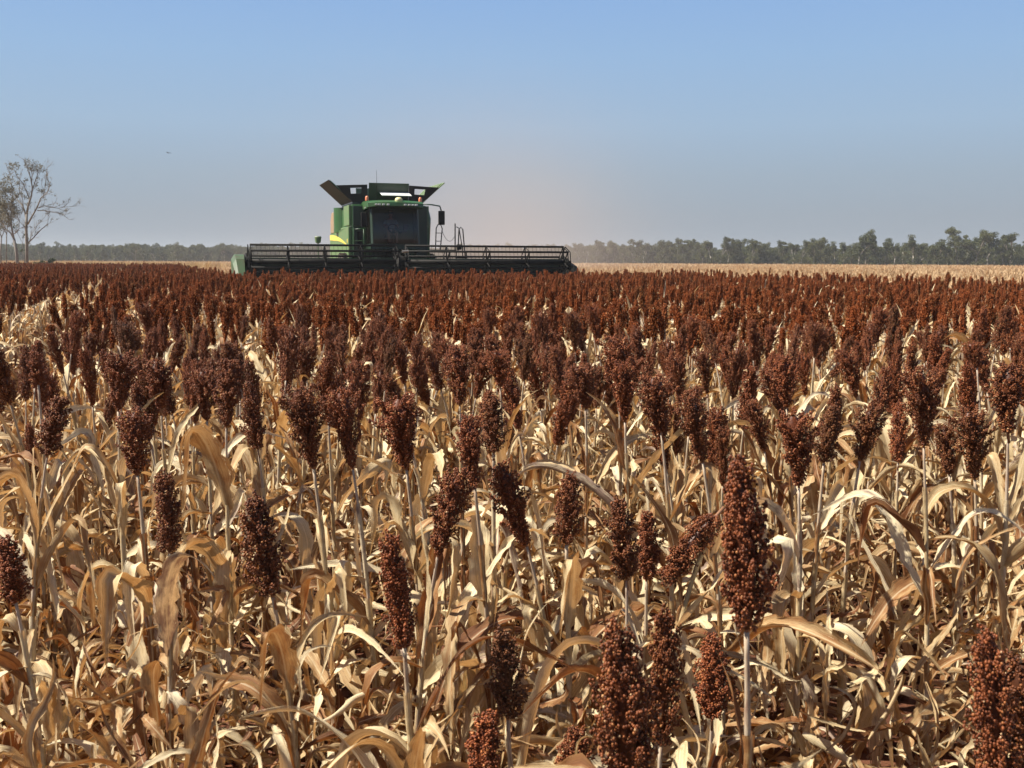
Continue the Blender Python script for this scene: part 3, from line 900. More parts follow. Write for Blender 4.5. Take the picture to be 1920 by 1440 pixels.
# ------------------------------------------------------------------ stubble beyond the crop edge
def stubble_mesh(seed):
    rng = np.random.default_rng(seed)
    g = Geo()
    for k in range(26):
        px_, py_ = rng.uniform(-0.7, 0.7, 2)
        h = rng.uniform(0.35, 0.72)
        ln = rng.normal(0, 0.10, 2)
        add_tube(g, [(px_, py_, 0), (px_ + ln[0] * .5, py_ + ln[1] * .5, h * .5), (px_ + ln[0], py_ + ln[1], h)], (0.012, 0.010, 0.008), 4, 0, rng.random())
        for q_ in range(4):
            lf = LEAFLOW[['arch', 'broken', 'hang', 'erect'][q_]][int(rng.integers(7))]
            s = rng.uniform(0.6, 1.0)
            g.merge(lf, Matrix.Translation((px_, py_, h * rng.uniform(0.2, 0.9))) @ Matrix.Rotation(rng.uniform(0, 6.28), 4, 'Z') @ Matrix.Scale(s, 4), tint=rng.random())
    return g.mesh('stubble', [M_STUB])


SV = [stubble_mesh(i) for i in range(8)]
n = 42000
yy = 24 + (300 - 24) * RNG.random(n) ** 1.35
xx = (RNG.random(n) * 2 - 1) * (0.49 * yy + 3)
u_, v_ = uvco(xx, yy)
ok = ~in_crop(xx, yy) & ((v_ > V_EDGE) | (u_ > 41)) & ~((xx < -22) & (yy < 130) & (yy > 90) & (xx < -yy * 0.40))
# clear the harvester's own footprint
hx, hy = xx + 4.0, yy - 40.5
ca, sa = math.cos(math.radians(16.5)), math.sin(math.radians(16.5))
lx, ly = hx * ca + hy * sa, -hx * sa + hy * ca
ok &= ~((np.abs(lx) < 7.2) & (ly > -1.5) & (ly < 3.2)) & ~((np.abs(lx) < 2.3) & (ly > 0) & (ly < 11.5))
xx, yy = xx[ok], yy[ok]
n = len(xx)
print('stubble', n)
s_ = RNG.uniform(0.85, 1.2, n) * np.clip(yy / 160, 1, 1.7)
scatter('stubble', np.stack([xx, yy, np.zeros(n)], -1), np.stack([np.zeros(n), np.zeros(n), RNG.uniform(0, 6.28, n)], -1),
        np.stack([s_, s_, RNG.uniform(0.8, 1.1, n)], -1), RNG.integers(0, 8, n), SV,
        'pale tan stubble of the already harvested ground beyond the standing crop', 'stubble')

#@@PART2@@
# ------------------------------------------------------------------ the combine harvester
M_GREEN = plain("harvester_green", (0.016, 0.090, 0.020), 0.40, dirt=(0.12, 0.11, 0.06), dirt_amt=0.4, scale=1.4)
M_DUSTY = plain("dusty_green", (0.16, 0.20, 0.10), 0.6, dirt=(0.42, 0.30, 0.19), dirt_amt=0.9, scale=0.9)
M_DKGREEN = plain("shaded_green", (0.006, 0.030, 0.014), 0.45, dirt=(0.032, 0.035, 0.022), dirt_amt=0.4, scale=2)  # harvester green darkened, shade of the front put into the colour
M_YELLOW = plain("harvester_yellow", (0.80, 0.58, 0.06), 0.45, dirt=(0.6, 0.45, 0.2), dirt_amt=0.4)
M_BLACK = plain("black_metal", (0.006, 0.006, 0.006), 0.65, dirt=(0.03, 0.024, 0.017), dirt_amt=0.4, scale=3, spec=0.15)
M_RUBBER = plain("tyre_rubber", (0.018, 0.017, 0.016), 0.85, dirt=(0.12, 0.07, 0.045), dirt_amt=0.7, scale=3)
M_STEEL = plain("worn_steel", (0.32, 0.31, 0.29), 0.4, 0.7, dirt=(0.22, 0.16, 0.11), dirt_amt=0.6, scale=6)
M_GLINT = plain("glint_white", (0.82, 0.83, 0.82), 0.25, dirt=(0.7, 0.68, 0.62), dirt_amt=0.2)  # glossy white standing in for a glint of sun
M_PALE = plain("sunlit_green", (0.095, 0.19, 0.065), 0.5, dirt=(0.19, 0.18, 0.10), dirt_amt=0.6, scale=3)  # harvester green with sunlight mixed in, for the sun-facing parts
M_CLOTH = plain("tank_cover_fabric", (0.012, 0.012, 0.014), 0.75, scale=4)
M_AMBER = plain("beacon_lens", (0.62, 0.20, 0.09), 0.25)
M_TAN = plain("dusty_tan", (0.30, 0.20, 0.125), 0.7, dirt=(0.20, 0.17, 0.09), dirt_amt=0.7, scale=1.5)
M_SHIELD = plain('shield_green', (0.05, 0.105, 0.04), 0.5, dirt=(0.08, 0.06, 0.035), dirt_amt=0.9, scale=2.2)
M_DOME = plain('faded_yellow_dome', (0.62, 0.58, 0.30), 0.4)
M_COVER = plain('shaded_cover', (0.025, 0.032, 0.018), 0.7, dirt=(0.055, 0.045, 0.03), dirt_amt=0.6, scale=1.5)  # cover colour darkened to hold the shade on its outer face
M_LENS = plain("lamp_lens", (0.62, 0.62, 0.58), 0.15)
M_SEAT = plain("seat_fabric", (0.035, 0.035, 0.04), 0.8)


def glass_material():
    m, n, l = newmat("cab_glass")
    out = n.new('ShaderNodeOutputMaterial')
    tr = n.new('ShaderNodeBsdfTransparent'); tr.inputs[0].default_value = (0.50, 0.47, 0.44, 1)
    gl = n.new('ShaderNodeBsdfGlossy'); gl.inputs['Roughness'].default_value = 0.05; gl.inputs[0].default_value = (0.9, 0.9, 0.9, 1)
    df = n.new('ShaderNodeBsdfDiffuse'); df.inputs[0].default_value = (0.09, 0.06, 0.04, 1)
    fr = nd(n, 'ShaderNodeFresnel', i_IOR=1.45)
    m1 = n.new('ShaderNodeMixShader'); m2 = n.new('ShaderNodeMixShader'); m2.inputs[0].default_value = 0.06
    l.new(tr.outputs[0], m2.inputs[1]); l.new(df.outputs[0], m2.inputs[2])
    l.new(fr.outputs[0], m1.inputs[0]); l.new(m2.outputs[0], m1.inputs[1]); l.new(gl.outputs[0], m1.inputs[2])
    l.new(m1.outputs[0], out.inputs[0])
    return m


M_GLASS = glass_material()
ZMAP = False                                                # the body above the deck is a little lower than first measured
BOXQ = [(0, 3, 2, 1), (4, 5, 6, 7), (0, 1, 5, 4), (1, 2, 6, 5), (2, 3, 7, 6), (3, 0, 4, 7)]


def hexa(g, p, mat=0):
    """Eight corners: four at the bottom, four at the top, both counter-clockwise from above."""
    g.add(p, None, BOXQ, mat)


def box(g, x0, x1, y0, y1, z0, z1, mat=0):
    hexa(g, [(x0, y0, z0), (x1, y0, z0), (x1, y1, z0), (x0, y1, z0), (x0, y0, z1), (x1, y0, z1), (x1, y1, z1), (x0, y1, z1)], mat)


def slab(g, pts, thick, mat=0):
    """A polygon given thickness along its own normal."""
    p = np.asarray(pts, float); k = len(p)
    nrm = np.cross(p[1] - p[0], p[2] - p[0]); nrm /= np.linalg.norm(nrm)
    V = np.concatenate([p, p + nrm * thick])
    f3, f4 = [], []
    for q in range(1, k - 1):
        f3 += [(0, q + 1, q), (k, k + q, k + q + 1)]
    for q in range(k):
        f4.append((q, (q + 1) % k, k + (q + 1) % k, k + q))
    g.add(V, f3, f4, mat)


def bar(g, a, b, r, n=6, mat=0):
    a, b = np.array(a, float), np.array(b, float)
    add_tube(g, [a, (a + b) / 2, b], r, n, mat)


def path(g, P, r, n=6, mat=0):
    add_tube(g, P, r, n, mat)


def lathe(g, prof, n=24, axis='x', mat=0, centre=(0, 0, 0)):
    """A profile (distance along the axis, radius) turned round the axis."""
    k = len(prof); th = np.arange(n) * 2 * math.pi / n
    V = []
    for a, r in prof:
        for t in th:
            c, s = r * math.cos(t), r * math.sin(t)
            V.append({'x': (a, c, s), 'y': (c, a, s), 'z': (c, s, a)}[axis])
    V = np.array(V) + np.array(centre)
    i, j = np.meshgrid(np.arange(k - 1), np.arange(n), indexing='ij')
    a = i * n + j; b = i * n + (j + 1) % n
    g.add(V, None, np.stack([a, b, b + n, a + n], -1).reshape(-1, 4), mat)


def done(g, name, mat, parent, bevel=0.0, smooth=False, label=None):
    mats = mat if isinstance(mat, list) else [mat]
    o = link(name, g.mesh(name, mats, smooth), parent)
    if ZMAP:
        zz = np.empty(len(o.data.vertices) * 3); o.data.vertices.foreach_get('co', zz); zz = zz.reshape(-1, 3)
        zz[:, 2] = np.where(zz[:, 2] > 2.3, 2.3 + (zz[:, 2] - 2.3) * 0.93, zz[:, 2])
        o.data.vertices.foreach_set('co', zz.ravel()); o.data.update()
    if bevel:
        b = o.modifiers.new('bevel', 'BEVEL'); b.width = bevel; b.segments = 2; b.limit_method = 'ANGLE'; b.angle_limit = math.radians(40)
    if label: o['label'] = label
    return o


HPOS, HYAW = (-3.98, 40.5, 0), math.radians(16.5)
hv = empty('combine_harvester', HPOS, HYAW)
tag(hv, 'green combine harvester with wide reel header cutting the sorghum', 'combine harvester')

# -- cutting header: backsheet and frame, then reel, dividers, auger
HL, HR, HC = -5.95, 6.48, -0.22                            # header ends and the gap between its two reels
g = Geo()
box(g, HL, HR, 0.95, 1.05, 0.55, 1.42)                     # back sheet
box(g, HL, HR, 0.88, 1.12, 1.42, 1.74)                     # top beam
slab(g, [(HL, -0.55, 0.50), (HR, -0.55, 0.50), (HR, 0.94, 0.55), (HL, 0.94, 0.55)], 0.06)
box(g, HL, HR, 1.15, 1.32, 0.62, 0.78)
for xq in np.linspace(HL + .3, HR - .3, 9):
    box(g, xq - .05, xq + .05, 1.055, 1.16, 0.55, 1.41)
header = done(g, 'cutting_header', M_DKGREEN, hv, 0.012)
g = Geo()
box(g, HL, HR, -0.64, -0.55, 0.515, 0.55)
for xq in np.arange(HL + .05, HR, 0.1524):
    slab(g, [(xq, -0.80, 0.53), (xq + 0.05, -0.645, 0.53), (xq - 0.05, -0.645, 0.53)], 0.015)
done(g, 'cutter_bar', M_STEEL, header)
for sgn in (-1, 1):                                        # draper belts, one each side
    g = Geo()
    slab(g, [(sgn * 0.95 if sgn > 0 else HL + .2, -0.45, 0.585), (HR - .2 if sgn > 0 else -0.95, -0.45, 0.585), (HR - .2 if sgn > 0 else -0.95, 0.80, 0.635), (sgn * 0.95 if sgn > 0 else HL + .2, 0.80, 0.635)], 0.03)
    for xq in np.arange(1.1, (HR if sgn > 0 else -HL) - .3, 0.35):
        box(g, sgn * xq - .012, sgn * xq + .012, -0.40, 0.76, 0.645, 0.69)
    done(g, 'draper_belt', M_RUBBER, header)
RC = 1.60                                                  # reel axis height
RR = 0.62
for sgn in (-1, 1):
    x0, x1 = (HL + 0.20, HC - 0.17) if sgn < 0 else (HC + 0.17, HR - 0.20)
    g = Geo()
    bar(g, (x0, 0, RC), (x1, 0, RC), 0.10, 10)
    spid = np.linspace(x0 + 0.02, x1 - 0.02, 5)
    angs = [math.radians(20 + 60 * k) for k in range(6)]
    for xs in spid:
        ring = [(xs, RR * math.cos(a), RC + RR * math.sin(a)) for a in angs]
        for k in range(6):
            bar(g, ring[k], ring[(k + 1) % 6], 0.018, 4)
            bar(g, (xs, 0, RC), ring[k], 0.028, 4)
    reel = done(g, 'reel', M_BLACK, header, smooth=True)
    for a in angs:
        g = Geo()
        cy, cz = RR * math.cos(a), RC + RR * math.sin(a)
        bar(g, (x0, cy, cz), (x1, cy, cz), 0.042, 6)
        for xt in np.arange(x0 + 0.08, x1, 0.155):
            path(g, [(xt, cy, cz), (xt, cy - 0.03, cz - 0.12), (xt, cy - 0.075, cz - 0.25)], (0.008, 0.007, 0.005), 3)
        done(g, 'reel_bat', M_BLACK, reel, smooth=True)
    # reel arm at the outer end, with its ram
    g = Geo()
    xe = HL + 0.08 if sgn < 0 else HR - 0.08
    path(g, [(xe, 1.0, 1.50), (xe, 0.55, 1.86), (xe, 0.05, RC + 0.03), (xe, -0.35, RC + 0.02)], 0.055, 6)
    bar(g, (xe, 0.95, 1.30), (xe, 0.40, 1.62), 0.03, 6)
    lathe(g, [(-.03, .001), (-.03, .17), (.03, .17), (.03, .001)], 16, 'x', 0, (xe, 0, RC))
    for k in range(6):
        bar(g, (xe - sgn * .05, RR * math.cos(angs[k]), RC + RR * math.sin(angs[k])), (xe - sgn * .05, RR * math.cos(angs[(k + 1) % 6]), RC + RR * math.sin(angs[(k + 1) % 6])), 0.022, 4)
    done(g, 'reel_arm', M_BLACK, header, smooth=False)
    # crop divider / end shield
    g = Geo()
    xa = HL - 0.02 if sgn < 0 else HR + 0.02
    prof = [(-1.35, 0.42, 0.06), (-1.05, 0.70, 0.24), (-0.75, 1.30, 0.40), (-0.4, 1.82, 0.50), (0.2, 1.98, 0.54), (0.9, 2.0, 0.52), (1.2, 1.85, 0.42)]
    if sgn < 0: prof = [(a_, b_ * 0.93 if b_ > 1 else b_, c_ * 0.82) for a_, b_, c_ in prof]
    if sgn > 0: prof = [(a_, b_ * 0.80 if b_ > 1 else b_, c_ * 0.45) for a_, b_, c_ in prof]
    V = []
    for yy_, zt, wq in prof:
        V += [(xa, yy_, 0.38), (xa + sgn * wq, yy_, 0.38), (xa + sgn * wq * 1.0, yy_, zt * 0.90), (xa + sgn * wq * 0.72, yy_, zt), (xa, yy_, zt)]
    Q = []
    for k in range(len(prof) - 1):
        for c in range(5):
            Q.append((k * 5 + c, k * 5 + (c + 1) % 5, (k + 1) * 5 + (c + 1) % 5, (k + 1) * 5 + c))
    T3 = []
    for e in (0, (len(prof) - 1) * 5):
        T3 += [(e, e + 1, e + 2), (e, e + 2, e + 3), (e, e + 3, e + 4)]
    g.add(V, T3, Q)
    done(g, 'end_divider', M_SHIELD if sgn < 0 else M_BLACK, header, 0.02, label='pale sunlit green end shield' if sgn < 0 else 'dark end shield in shade')  # sun on one shield and shade on the other set by colour
# centre reel arm, drive and hoses
g = Geo()
path(g, [(0, 1.0, 1.55), (0, 0.6, 1.95), (0, 0.1, 1.70), (0, -0.2, 1.62)], 0.06, 6)
for dx, dz in ((-.10, .0), (.10, .06), (-.16, .1)):
    path(g, [(dx, 1.1, 1.5 + dz), (dx * 1.3, 0.5, 2.0 + dz), (dx * 1.6, 0.0, 1.85 + dz), (dx * 1.2, -.35, 1.35 + dz), (dx, -0.1, 1.1)], 0.022, 5)
lathe(g, [(-.13, .001), (-.13, .24), (.13, .24), (.13, .001)], 16, 'x', 0, (0, 0, RC))
box(g, -.2, .2, .2, .5, 1.2, 1.5)
for v_ in g.v: v_[:, 0] += HC
done(g, 'reel_drive', M_BLACK, header)
g = Geo()
lathe(g, [(-.17, .16), (-.17, .30), (-.14, .31), (-.14, .16)], 16, 'x', 0, (0, -0.02, RC))
bar(g, (-0.08, -0.62, 1.98), (0.16, -0.62, 2.0), 0.05, 8)
for v_ in g.v: v_[:, 0] += HC
done(g, 'drive_cover', M_STEEL, header)
# signal lamp on a rod behind the reel at the left
g = Geo()
bar(g, (-3.2, 1.0, 1.55), (-3.2, 1.0, 2.30), 0.02, 6)
lathe(g, [(2.28, .03), (2.32, .10), (2.52, .13), (2.55, .11), (2.55, .001)], 14, 'z', 0, (-3.2, 1.0, 0))
done(g, 'work_lamp', M_PALE, header, smooth=False)

ZMAP = True
# -- feeder house
g = Geo()
hexa(g, [(-.75, 1.14, .72), (.75, 1.14, .72), (.75, 4.2, 1.35), (-.75, 4.2, 1.35), (-.75, 1.14, 1.42), (.75, 1.14, 1.42), (.75, 4.2, 2.15), (-.75, 4.2, 2.15)])
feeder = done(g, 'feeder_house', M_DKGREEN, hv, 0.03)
for sgn in (-1, 1):
    g = Geo()
    bar(g, (sgn * .95, 1.25, .75), (sgn * .95, 3.6, 1.25), 0.06, 8)
    bar(g, (sgn * .95, 2.4, 1.0), (sgn * .95, 3.6, 1.25), 0.085, 8)
    done(g, 'lift_ram', M_BLACK, feeder, smooth=True)

# -- chassis and body shell
g = Geo()
box(g, -1.1, 1.1, 3.7, 9.6, 1.05, 1.75)
box(g, -1.9, 1.9, 4.2, 4.7, 0.85, 1.2)
box(g, -1.45, 1.45, 8.8, 9.1, 0.6, 0.85)
done(g, 'chassis', M_BLACK, hv, 0.03)
g = Geo()
hexa(g, [(-1.55, 3.7, 1.75), (1.55, 3.7, 1.75), (1.55, 9.9, 1.75), (-1.55, 9.9, 1.75), (-1.55, 3.7, 4.02), (1.55, 3.7, 4.02), (1.55, 9.9, 3.85), (-1.55, 9.9, 3.85)])
hexa(g, [(-1.45, 9.9, 1.6), (1.45, 9.9, 1.6), (1.3, 10.9, 1.9), (-1.3, 10.9, 1.9), (-1.45, 9.9, 3.8), (1.45, 9.9, 3.8), (1.3, 10.9, 3.2), (-1.3, 10.9, 3.2)])
body = done(g, 'body_shell', M_GREEN, hv, 0.05)
# side panels on both sides: front upper, front lower, rear
for sgn in (-1, 1):
    X = sgn * 1.553
    def side(pts, th=0.06):
        gg = Geo()
        pp_ = [(X, a, b) for a, b in pts]
        if sgn < 0: pp_ = pp_[::-1]
        slab(gg, pp_, th)
        return gg
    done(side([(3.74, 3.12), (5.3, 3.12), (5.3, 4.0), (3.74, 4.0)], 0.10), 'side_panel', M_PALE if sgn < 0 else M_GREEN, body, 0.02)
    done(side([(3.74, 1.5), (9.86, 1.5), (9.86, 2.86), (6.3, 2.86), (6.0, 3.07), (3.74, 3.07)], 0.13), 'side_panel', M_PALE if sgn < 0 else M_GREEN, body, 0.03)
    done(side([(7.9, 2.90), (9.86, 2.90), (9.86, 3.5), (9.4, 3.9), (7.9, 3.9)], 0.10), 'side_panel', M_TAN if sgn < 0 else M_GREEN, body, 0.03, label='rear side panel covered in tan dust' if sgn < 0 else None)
    # rounded upright housing between the panels
    gg = Geo()
    lathe(gg, [(2.88, .001), (2.88, .62), (4.02, .62), (4.02, .001)], 26, 'z', 0, (sgn * 1.22, 7.1, 0))
    done(gg, 'air_intake', M_GREEN, body, smooth=False)
    # yellow sweep along the flank
    gg = Geo()
    up_ = [(3.95 + 5.85 * t, 2.22 + 0.60 * math.sin(math.pi / 2 * t) ** 0.8) for t in np.linspace(0, 1, 14)]
    lo_ = [(a, b - 0.03 - 0.22 * min(1, t * 1.4)) for (a, b), t in zip(up_, np.linspace(0, 1, 14))]
    for k in range(13):
        xa = X + sgn * 0.133
        pp_ = [(xa, *lo_[k]), (xa, *lo_[k + 1]), (xa, *up_[k + 1]), (xa, *up_[k])]
        slab(gg, pp_ if sgn > 0 else pp_[::-1], 0.006)
    done(gg, 'yellow_stripe', M_YELLOW, body)
    gg = Geo()
    lathe(gg, [(0, .09), (sgn * .012, .09), (sgn * .012, .001)], 16, 'x', 0, (X + sgn * 0.132, 3.98, 2.45))
    done(gg, 'badge', M_YELLOW, body)
# front face of the body beside the cab: recess, door and rails on the left
g = Geo()
box(g, -1.50, -1.06, 3.60, 3.697, 3.10, 3.96)
box(g, -1.50, -1.06, 3.60, 3.697, 1.80, 3.05)
box(g, 1.06, 1.52, 3.45, 3.697, 1.80, 3.98)
done(g, 'front_panel', M_DKGREEN, body, 0.02)
g = Geo()
box(g, -1.34, -1.16, 3.57, 3.598, 2.1, 2.85)
done(g, 'service_opening', M_BLACK, body)
g = Geo()
for pq in ([(-1.50, 3.42, 1.95), (-1.50, 3.42, 2.95), (-1.02, 3.35, 2.98)], [(-1.50, 3.42, 2.45), (-1.02, 3.38, 2.45)], [(-1.50, 3.42, 2.0), (-1.02, 3.38, 2.0)], [(-1.10, 3.36, 1.9), (-1.12, 3.36, 2.95)]):
    path(g, pq, 0.018, 6)
done(g, 'grab_rail', M_GREEN, body, smooth=True)

# -- cab
g = Geo()
box(g, -1.0, 1.0, 2.35, 4.0, 2.10, 2.30)                    # floor
hexa(g, [(-.98, 2.38, 2.30), (-.90, 2.30, 2.30), (-.90, 2.40, 2.30), (-.96, 2.46, 2.30), (-.98, 2.62, 3.84), (-.90, 2.54, 3.84), (-.90, 2.64, 3.84), (-.96, 2.70, 3.84)])
hexa(g, [(.90, 2.30, 2.30), (.98, 2.38, 2.30), (.96, 2.46, 2.30), (.90, 2.40, 2.30), (.90, 2.54, 3.84), (.98, 2.62, 3.84), (.96, 2.70, 3.84), (.90, 2.64, 3.84)])
for sgn in (-1, 1):
    box(g, sgn * .97 - .04, sgn * .97 + .04, 3.86, 3.98, 2.30, 3.84)
box(g, -.93, .93, 3.90, 3.98, 2.30, 3.84)
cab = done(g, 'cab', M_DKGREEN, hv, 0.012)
g = Geo()                                                   # curved windscreen
nx_, nz_ = 14, 8
V, Q = [], []
for iz in range(nz_ + 1):
    for ix in range(nx_ + 1):
        a = -1 + 2 * ix / nx_; b = iz / nz_
        V.append((a * 0.90, 2.26 - 0.16 * (1 - a * a) + 0.26 * b - 0.10 * math.sin(math.pi * b), 2.31 + 1.52 * b))
for iz in range(nz_):
    for ix in range(nx_):
        k = iz * (nx_ + 1) + ix
        Q.append((k, k + 1, k + nx_ + 2, k + nx_ + 1))
g.add(V, None, Q)
done(g, 'windscreen', M_GLASS, cab, smooth=True)
for sgn in (-1, 1):
    g = Geo()
    pp_ = [(sgn * .975, 2.50, 2.32), (sgn * .975, 3.85, 2.32), (sgn * .975, 3.85, 3.82), (sgn * .975, 2.74, 3.82)]
    slab(g, pp_ if sgn > 0 else pp_[::-1], 0.008)
    done(g, 'side_window', M_GLASS, cab)
g = Geo()                                                   # roof with overhanging visor
pr = [(2.02, 3.90), (2.06, 4.06), (2.5, 4.16), (3.6, 4.18), (4.05, 4.12), (4.05, 3.86), (2.5, 3.86)]
for a, b in ((-1.10, 1.10),):
    k = len(pr)
    bow = lambda x_, y_: y_ + 0.16 * (abs(x_) / 1.1) ** 2 * (1 if y_ < 2.4 else 0)
    xs = np.linspace(a, b, 9)
    V = [(x_, bow(x_, y_), z_ - 0.05 * (abs(x_) / 1.1) ** 3) for x_ in xs for y_, z_ in pr]
    Q = [(i_ * k + c, i_ * k + (c + 1) % k, (i_ + 1) * k + (c + 1) % k, (i_ + 1) * k + c) for i_ in range(8) for c in range(k)]
    T3 = []
    for e in (0, 8 * k):
        T3 += [(e, e + c, e + c + 1) for c in range(1, k - 1)]
    g.add(V, T3, Q)
roof = done(g, 'cab_roof', M_GREEN, hv, 0.02)
for xq in (-.80, -.68, -.52, -.34, .34, .50, .66, .80):
    g = Geo()
    yq = 2.005 + 0.16 * (abs(xq) / 1.1) ** 2
    box(g, xq - .05, xq + .05, yq - .03, yq + .03, 3.915, 3.985)
    done(g, 'roof_lamp', M_LENS, roof, 0.01)
g = Geo()
lathe(g, [(4.10, .14), (4.16, .16), (4.24, .13), (4.28, .06), (4.285, .001)], 18, 'z', 0, (0.14, 2.35, 0))
done(g, 'satellite_receiver', M_DOME, roof, smooth=True)
for xq, yq in ((-1.02, 3.0), (1.20, 3.3)):
    g = Geo()
    bar(g, (xq, yq, 4.08), (xq, yq, 4.16), 0.03, 8, 1)
    lathe(g, [(4.15, .075), (4.30, .07), (4.35, .04), (4.355, .001)], 14, 'z', 0, (xq, yq, 0))
    done(g, 'beacon_lamp', [M_AMBER, M_BLACK], roof, smooth=True)
g = Geo()
path(g, [(-0.52, 3.6, 4.1), (-0.52, 3.6, 4.8), (-0.525, 3.62, 5.5)], (0.012, 0.009, 0.006), 5)
done(g, 'aerial', M_BLACK, roof, smooth=True)
# mirrors on arms
for sgn in (1, -1):
    g = Geo()
    xr = 1.08 if sgn > 0 else -1.08
    xm_ = sgn * (1.86 if sgn > 0 else 1.25)
    zt = 4.02 if sgn > 0 else 3.9
    path(g, [(xr, 2.6, zt), (xm_ * .8, 2.45, zt - .02), (xm_ - sgn * .05, 2.38, zt - .08), (xm_, 2.35, zt - .28)], 0.03, 6)
    arm = done(g, 'mirror_arm', M_DKGREEN, hv, smooth=True)
    g = Geo()
    box(g, xm_ - .12, xm_ + .14, 2.30, 2.40, zt - .88, zt - .28)
    done(g, 'mirror', M_BLACK, arm, 0.03)
# cab interior
g = Geo()
box(g, -.27, .27, 3.15, 3.65, 2.55, 2.72)
hexa(g, [(-.26, 3.60, 2.70), (.26, 3.60, 2.70), (.26, 3.74, 2.70), (-.26, 3.74, 2.70), (-.22, 3.72, 3.42), (.22, 3.72, 3.42), (.22, 3.82, 3.42), (-.22, 3.82, 3.42)])
box(g, -.14, .14, 3.74, 3.84, 3.44, 3.62)
box(g, -.16, .16, 3.25, 3.55, 2.302, 2.54)
done(g, 'driver_seat', M_SEAT, cab, 0.03)
g = Geo()
th = np.linspace(0, 2 * math.pi, 20)
path(g, [(0.20 * math.cos(t), 2.88 + 0.08 * math.sin(t), 2.98 + 0.18 * math.sin(t)) for t in th], 0.018, 6)
bar(g, (0, 2.70, 2.302), (0, 2.88, 2.96), 0.04, 8)
bar(g, (-.19, 2.88, 2.98), (.19, 2.88, 2.98), 0.014, 5)
done(g, 'steering_wheel', M_BLACK, cab, smooth=True)
g = Geo()
box(g, .36, .58, 2.95, 3.55, 2.80, 2.90)
box(g, .40, .62, 2.80, 2.86, 2.92, 3.16)
done(g, 'control_console', M_SEAT, cab, 0.02)

# -- grain tank with its opened covers
g = Geo()
hexa(g, [(-1.45, 4.1, 4.02), (1.45, 4.1, 4.02), (1.45, 7.4, 4.02), (-1.45, 7.4, 4.02), (-1.45, 4.1, 4.14), (1.45, 4.1, 4.14), (1.45, 7.4, 4.14), (-1.45, 7.4, 4.14)])
tank = done(g, 'grain_tank', M_DKGREEN, hv, 0.01)
for yq, tilt in ((4.12, -0.25), (7.35, 0.25)):
    g = Geo()
    slab(g, [(-.80, yq, 4.14), (.85, yq, 4.14), (.85, yq + tilt, 4.98), (-.80, yq + tilt, 4.98)], 0.04)
    done(g, 'tank_cover', M_DKGREEN, tank, 0.008)
for sgn in (-1, 1):
    g = Geo()
    a_ = [(sgn * 1.46, 4.05, 4.14), (sgn * 1.46, 7.40, 4.14), (sgn * 2.42, 7.15, 5.10), (sgn * 2.20, 4.0, 5.13), (sgn * 2.42, 3.95, 5.05)]
    a_ = [(sgn * 1.46, 4.05, 4.14), (sgn * 1.46, 7.40, 4.14), (sgn * 2.42, 7.3, 5.06), (sgn * 2.42, 4.1, 5.06)]
    slab(g, a_ if sgn < 0 else a_[::-1], 0.045)
    cov = done(g, 'tank_cover', M_COVER if sgn < 0 else M_PALE, tank, 0.01, label='dark shaded outside of the raised cover' if sgn < 0 else 'pale sunlit inside of the raised cover')
    g = Geo()
    for q_ in range(6):
        yq = 4.35 + q_ * 0.52
        dx = 0.045 if sgn > 0 else 0.0
        bar(g, (sgn * 1.56 - sgn * 0.045, yq, 4.29), (sgn * 2.36 - sgn * 0.045, yq, 5.06), 0.035, 4)
    done(g, 'cover_rib', M_PALE, cov)
    # black fabric corner between front cover and side cover, with a clear window left open
    for yq, tilt in ((4.12, -0.25),):
        g = Geo()
        def P3(xl, zl): return (sgn * xl, yq + tilt * (zl - 4.14) / 0.84, zl)
        outer = [(0.86, 4.14), (1.46, 4.14), (2.12, 4.84), (0.86, 4.90)]
        inner = [(1.10, 4.52), (1.52, 4.50), (1.55, 4.74), (1.10, 4.76)]
        for k in range(4):
            p4 = [P3(*outer[k]), P3(*outer[(k + 1) % 4]), P3(*inner[(k + 1) % 4]), P3(*inner[k])]
            slab(g, p4 if sgn > 0 else p4[::-1], 0.012)
        done(g, 'tank_cover_fabric', M_CLOTH, tank)
g = Geo()                                                   # added white plate, paints a sun glint below the front cover
slab(g, [(-.36, 3.30, 4.42), (.86, 3.30, 4.42), (.86, 4.06, 4.62), (-.36, 4.06, 4.62)], -0.03)
done(g, 'glint_plate', M_GLINT, tank, 0.01)

# -- platform, ladder rails and chain on the right
g = Geo()
box(g, 1.56, 2.55, 2.6, 3.9, 2.02, 2.10)
plat = done(g, 'platform', M_BLACK, hv, 0.01)
g = Geo()
xq = 1.86
path(g, [(xq - .16, 2.72, 2.1), (xq - .13, 2.72, 3.0), (xq - .06, 2.72, 3.16), (xq + .06, 2.72, 3.16), (xq + .12, 2.72, 3.0), (xq + .04, 2.72, 2.1)], 0.022, 6)
for zq in (2.45, 2.80):
    bar(g, (xq - .14, 2.72, zq), (xq + .09, 2.72, zq), 0.016, 5)
done(g, 'hand_rail', M_BLACK, plat, smooth=True)
g = Geo()
path(g, [(2.50, 2.65, 2.1), (2.50, 2.65, 3.22)], 0.026, 6)
path(g, [(2.62, 2.65, 2.05), (2.66, 2.65, 2.95), (2.73, 2.65, 3.06), (2.82, 2.65, 2.98), (2.94, 2.65, 1.6)], 0.024, 6)
path(g, [(2.55, 2.65, 3.08), (2.66, 2.65, 3.02), (2.80, 2.65, 2.2), (2.82, 2.65, 1.6)], 0.02, 6)
done(g, 'hand_rail', M_BLACK, plat, smooth=True)
g = Geo()
path(g, [(1.98 + 0.52 * t, 2.70, 2.45 + 0.32 * (2 * t - 1.15) ** 2) for t in np.linspace(0, 1, 9)], 0.011, 4)
done(g, 'safety_chain', M_BLACK, plat, smooth=True)
g = Geo()
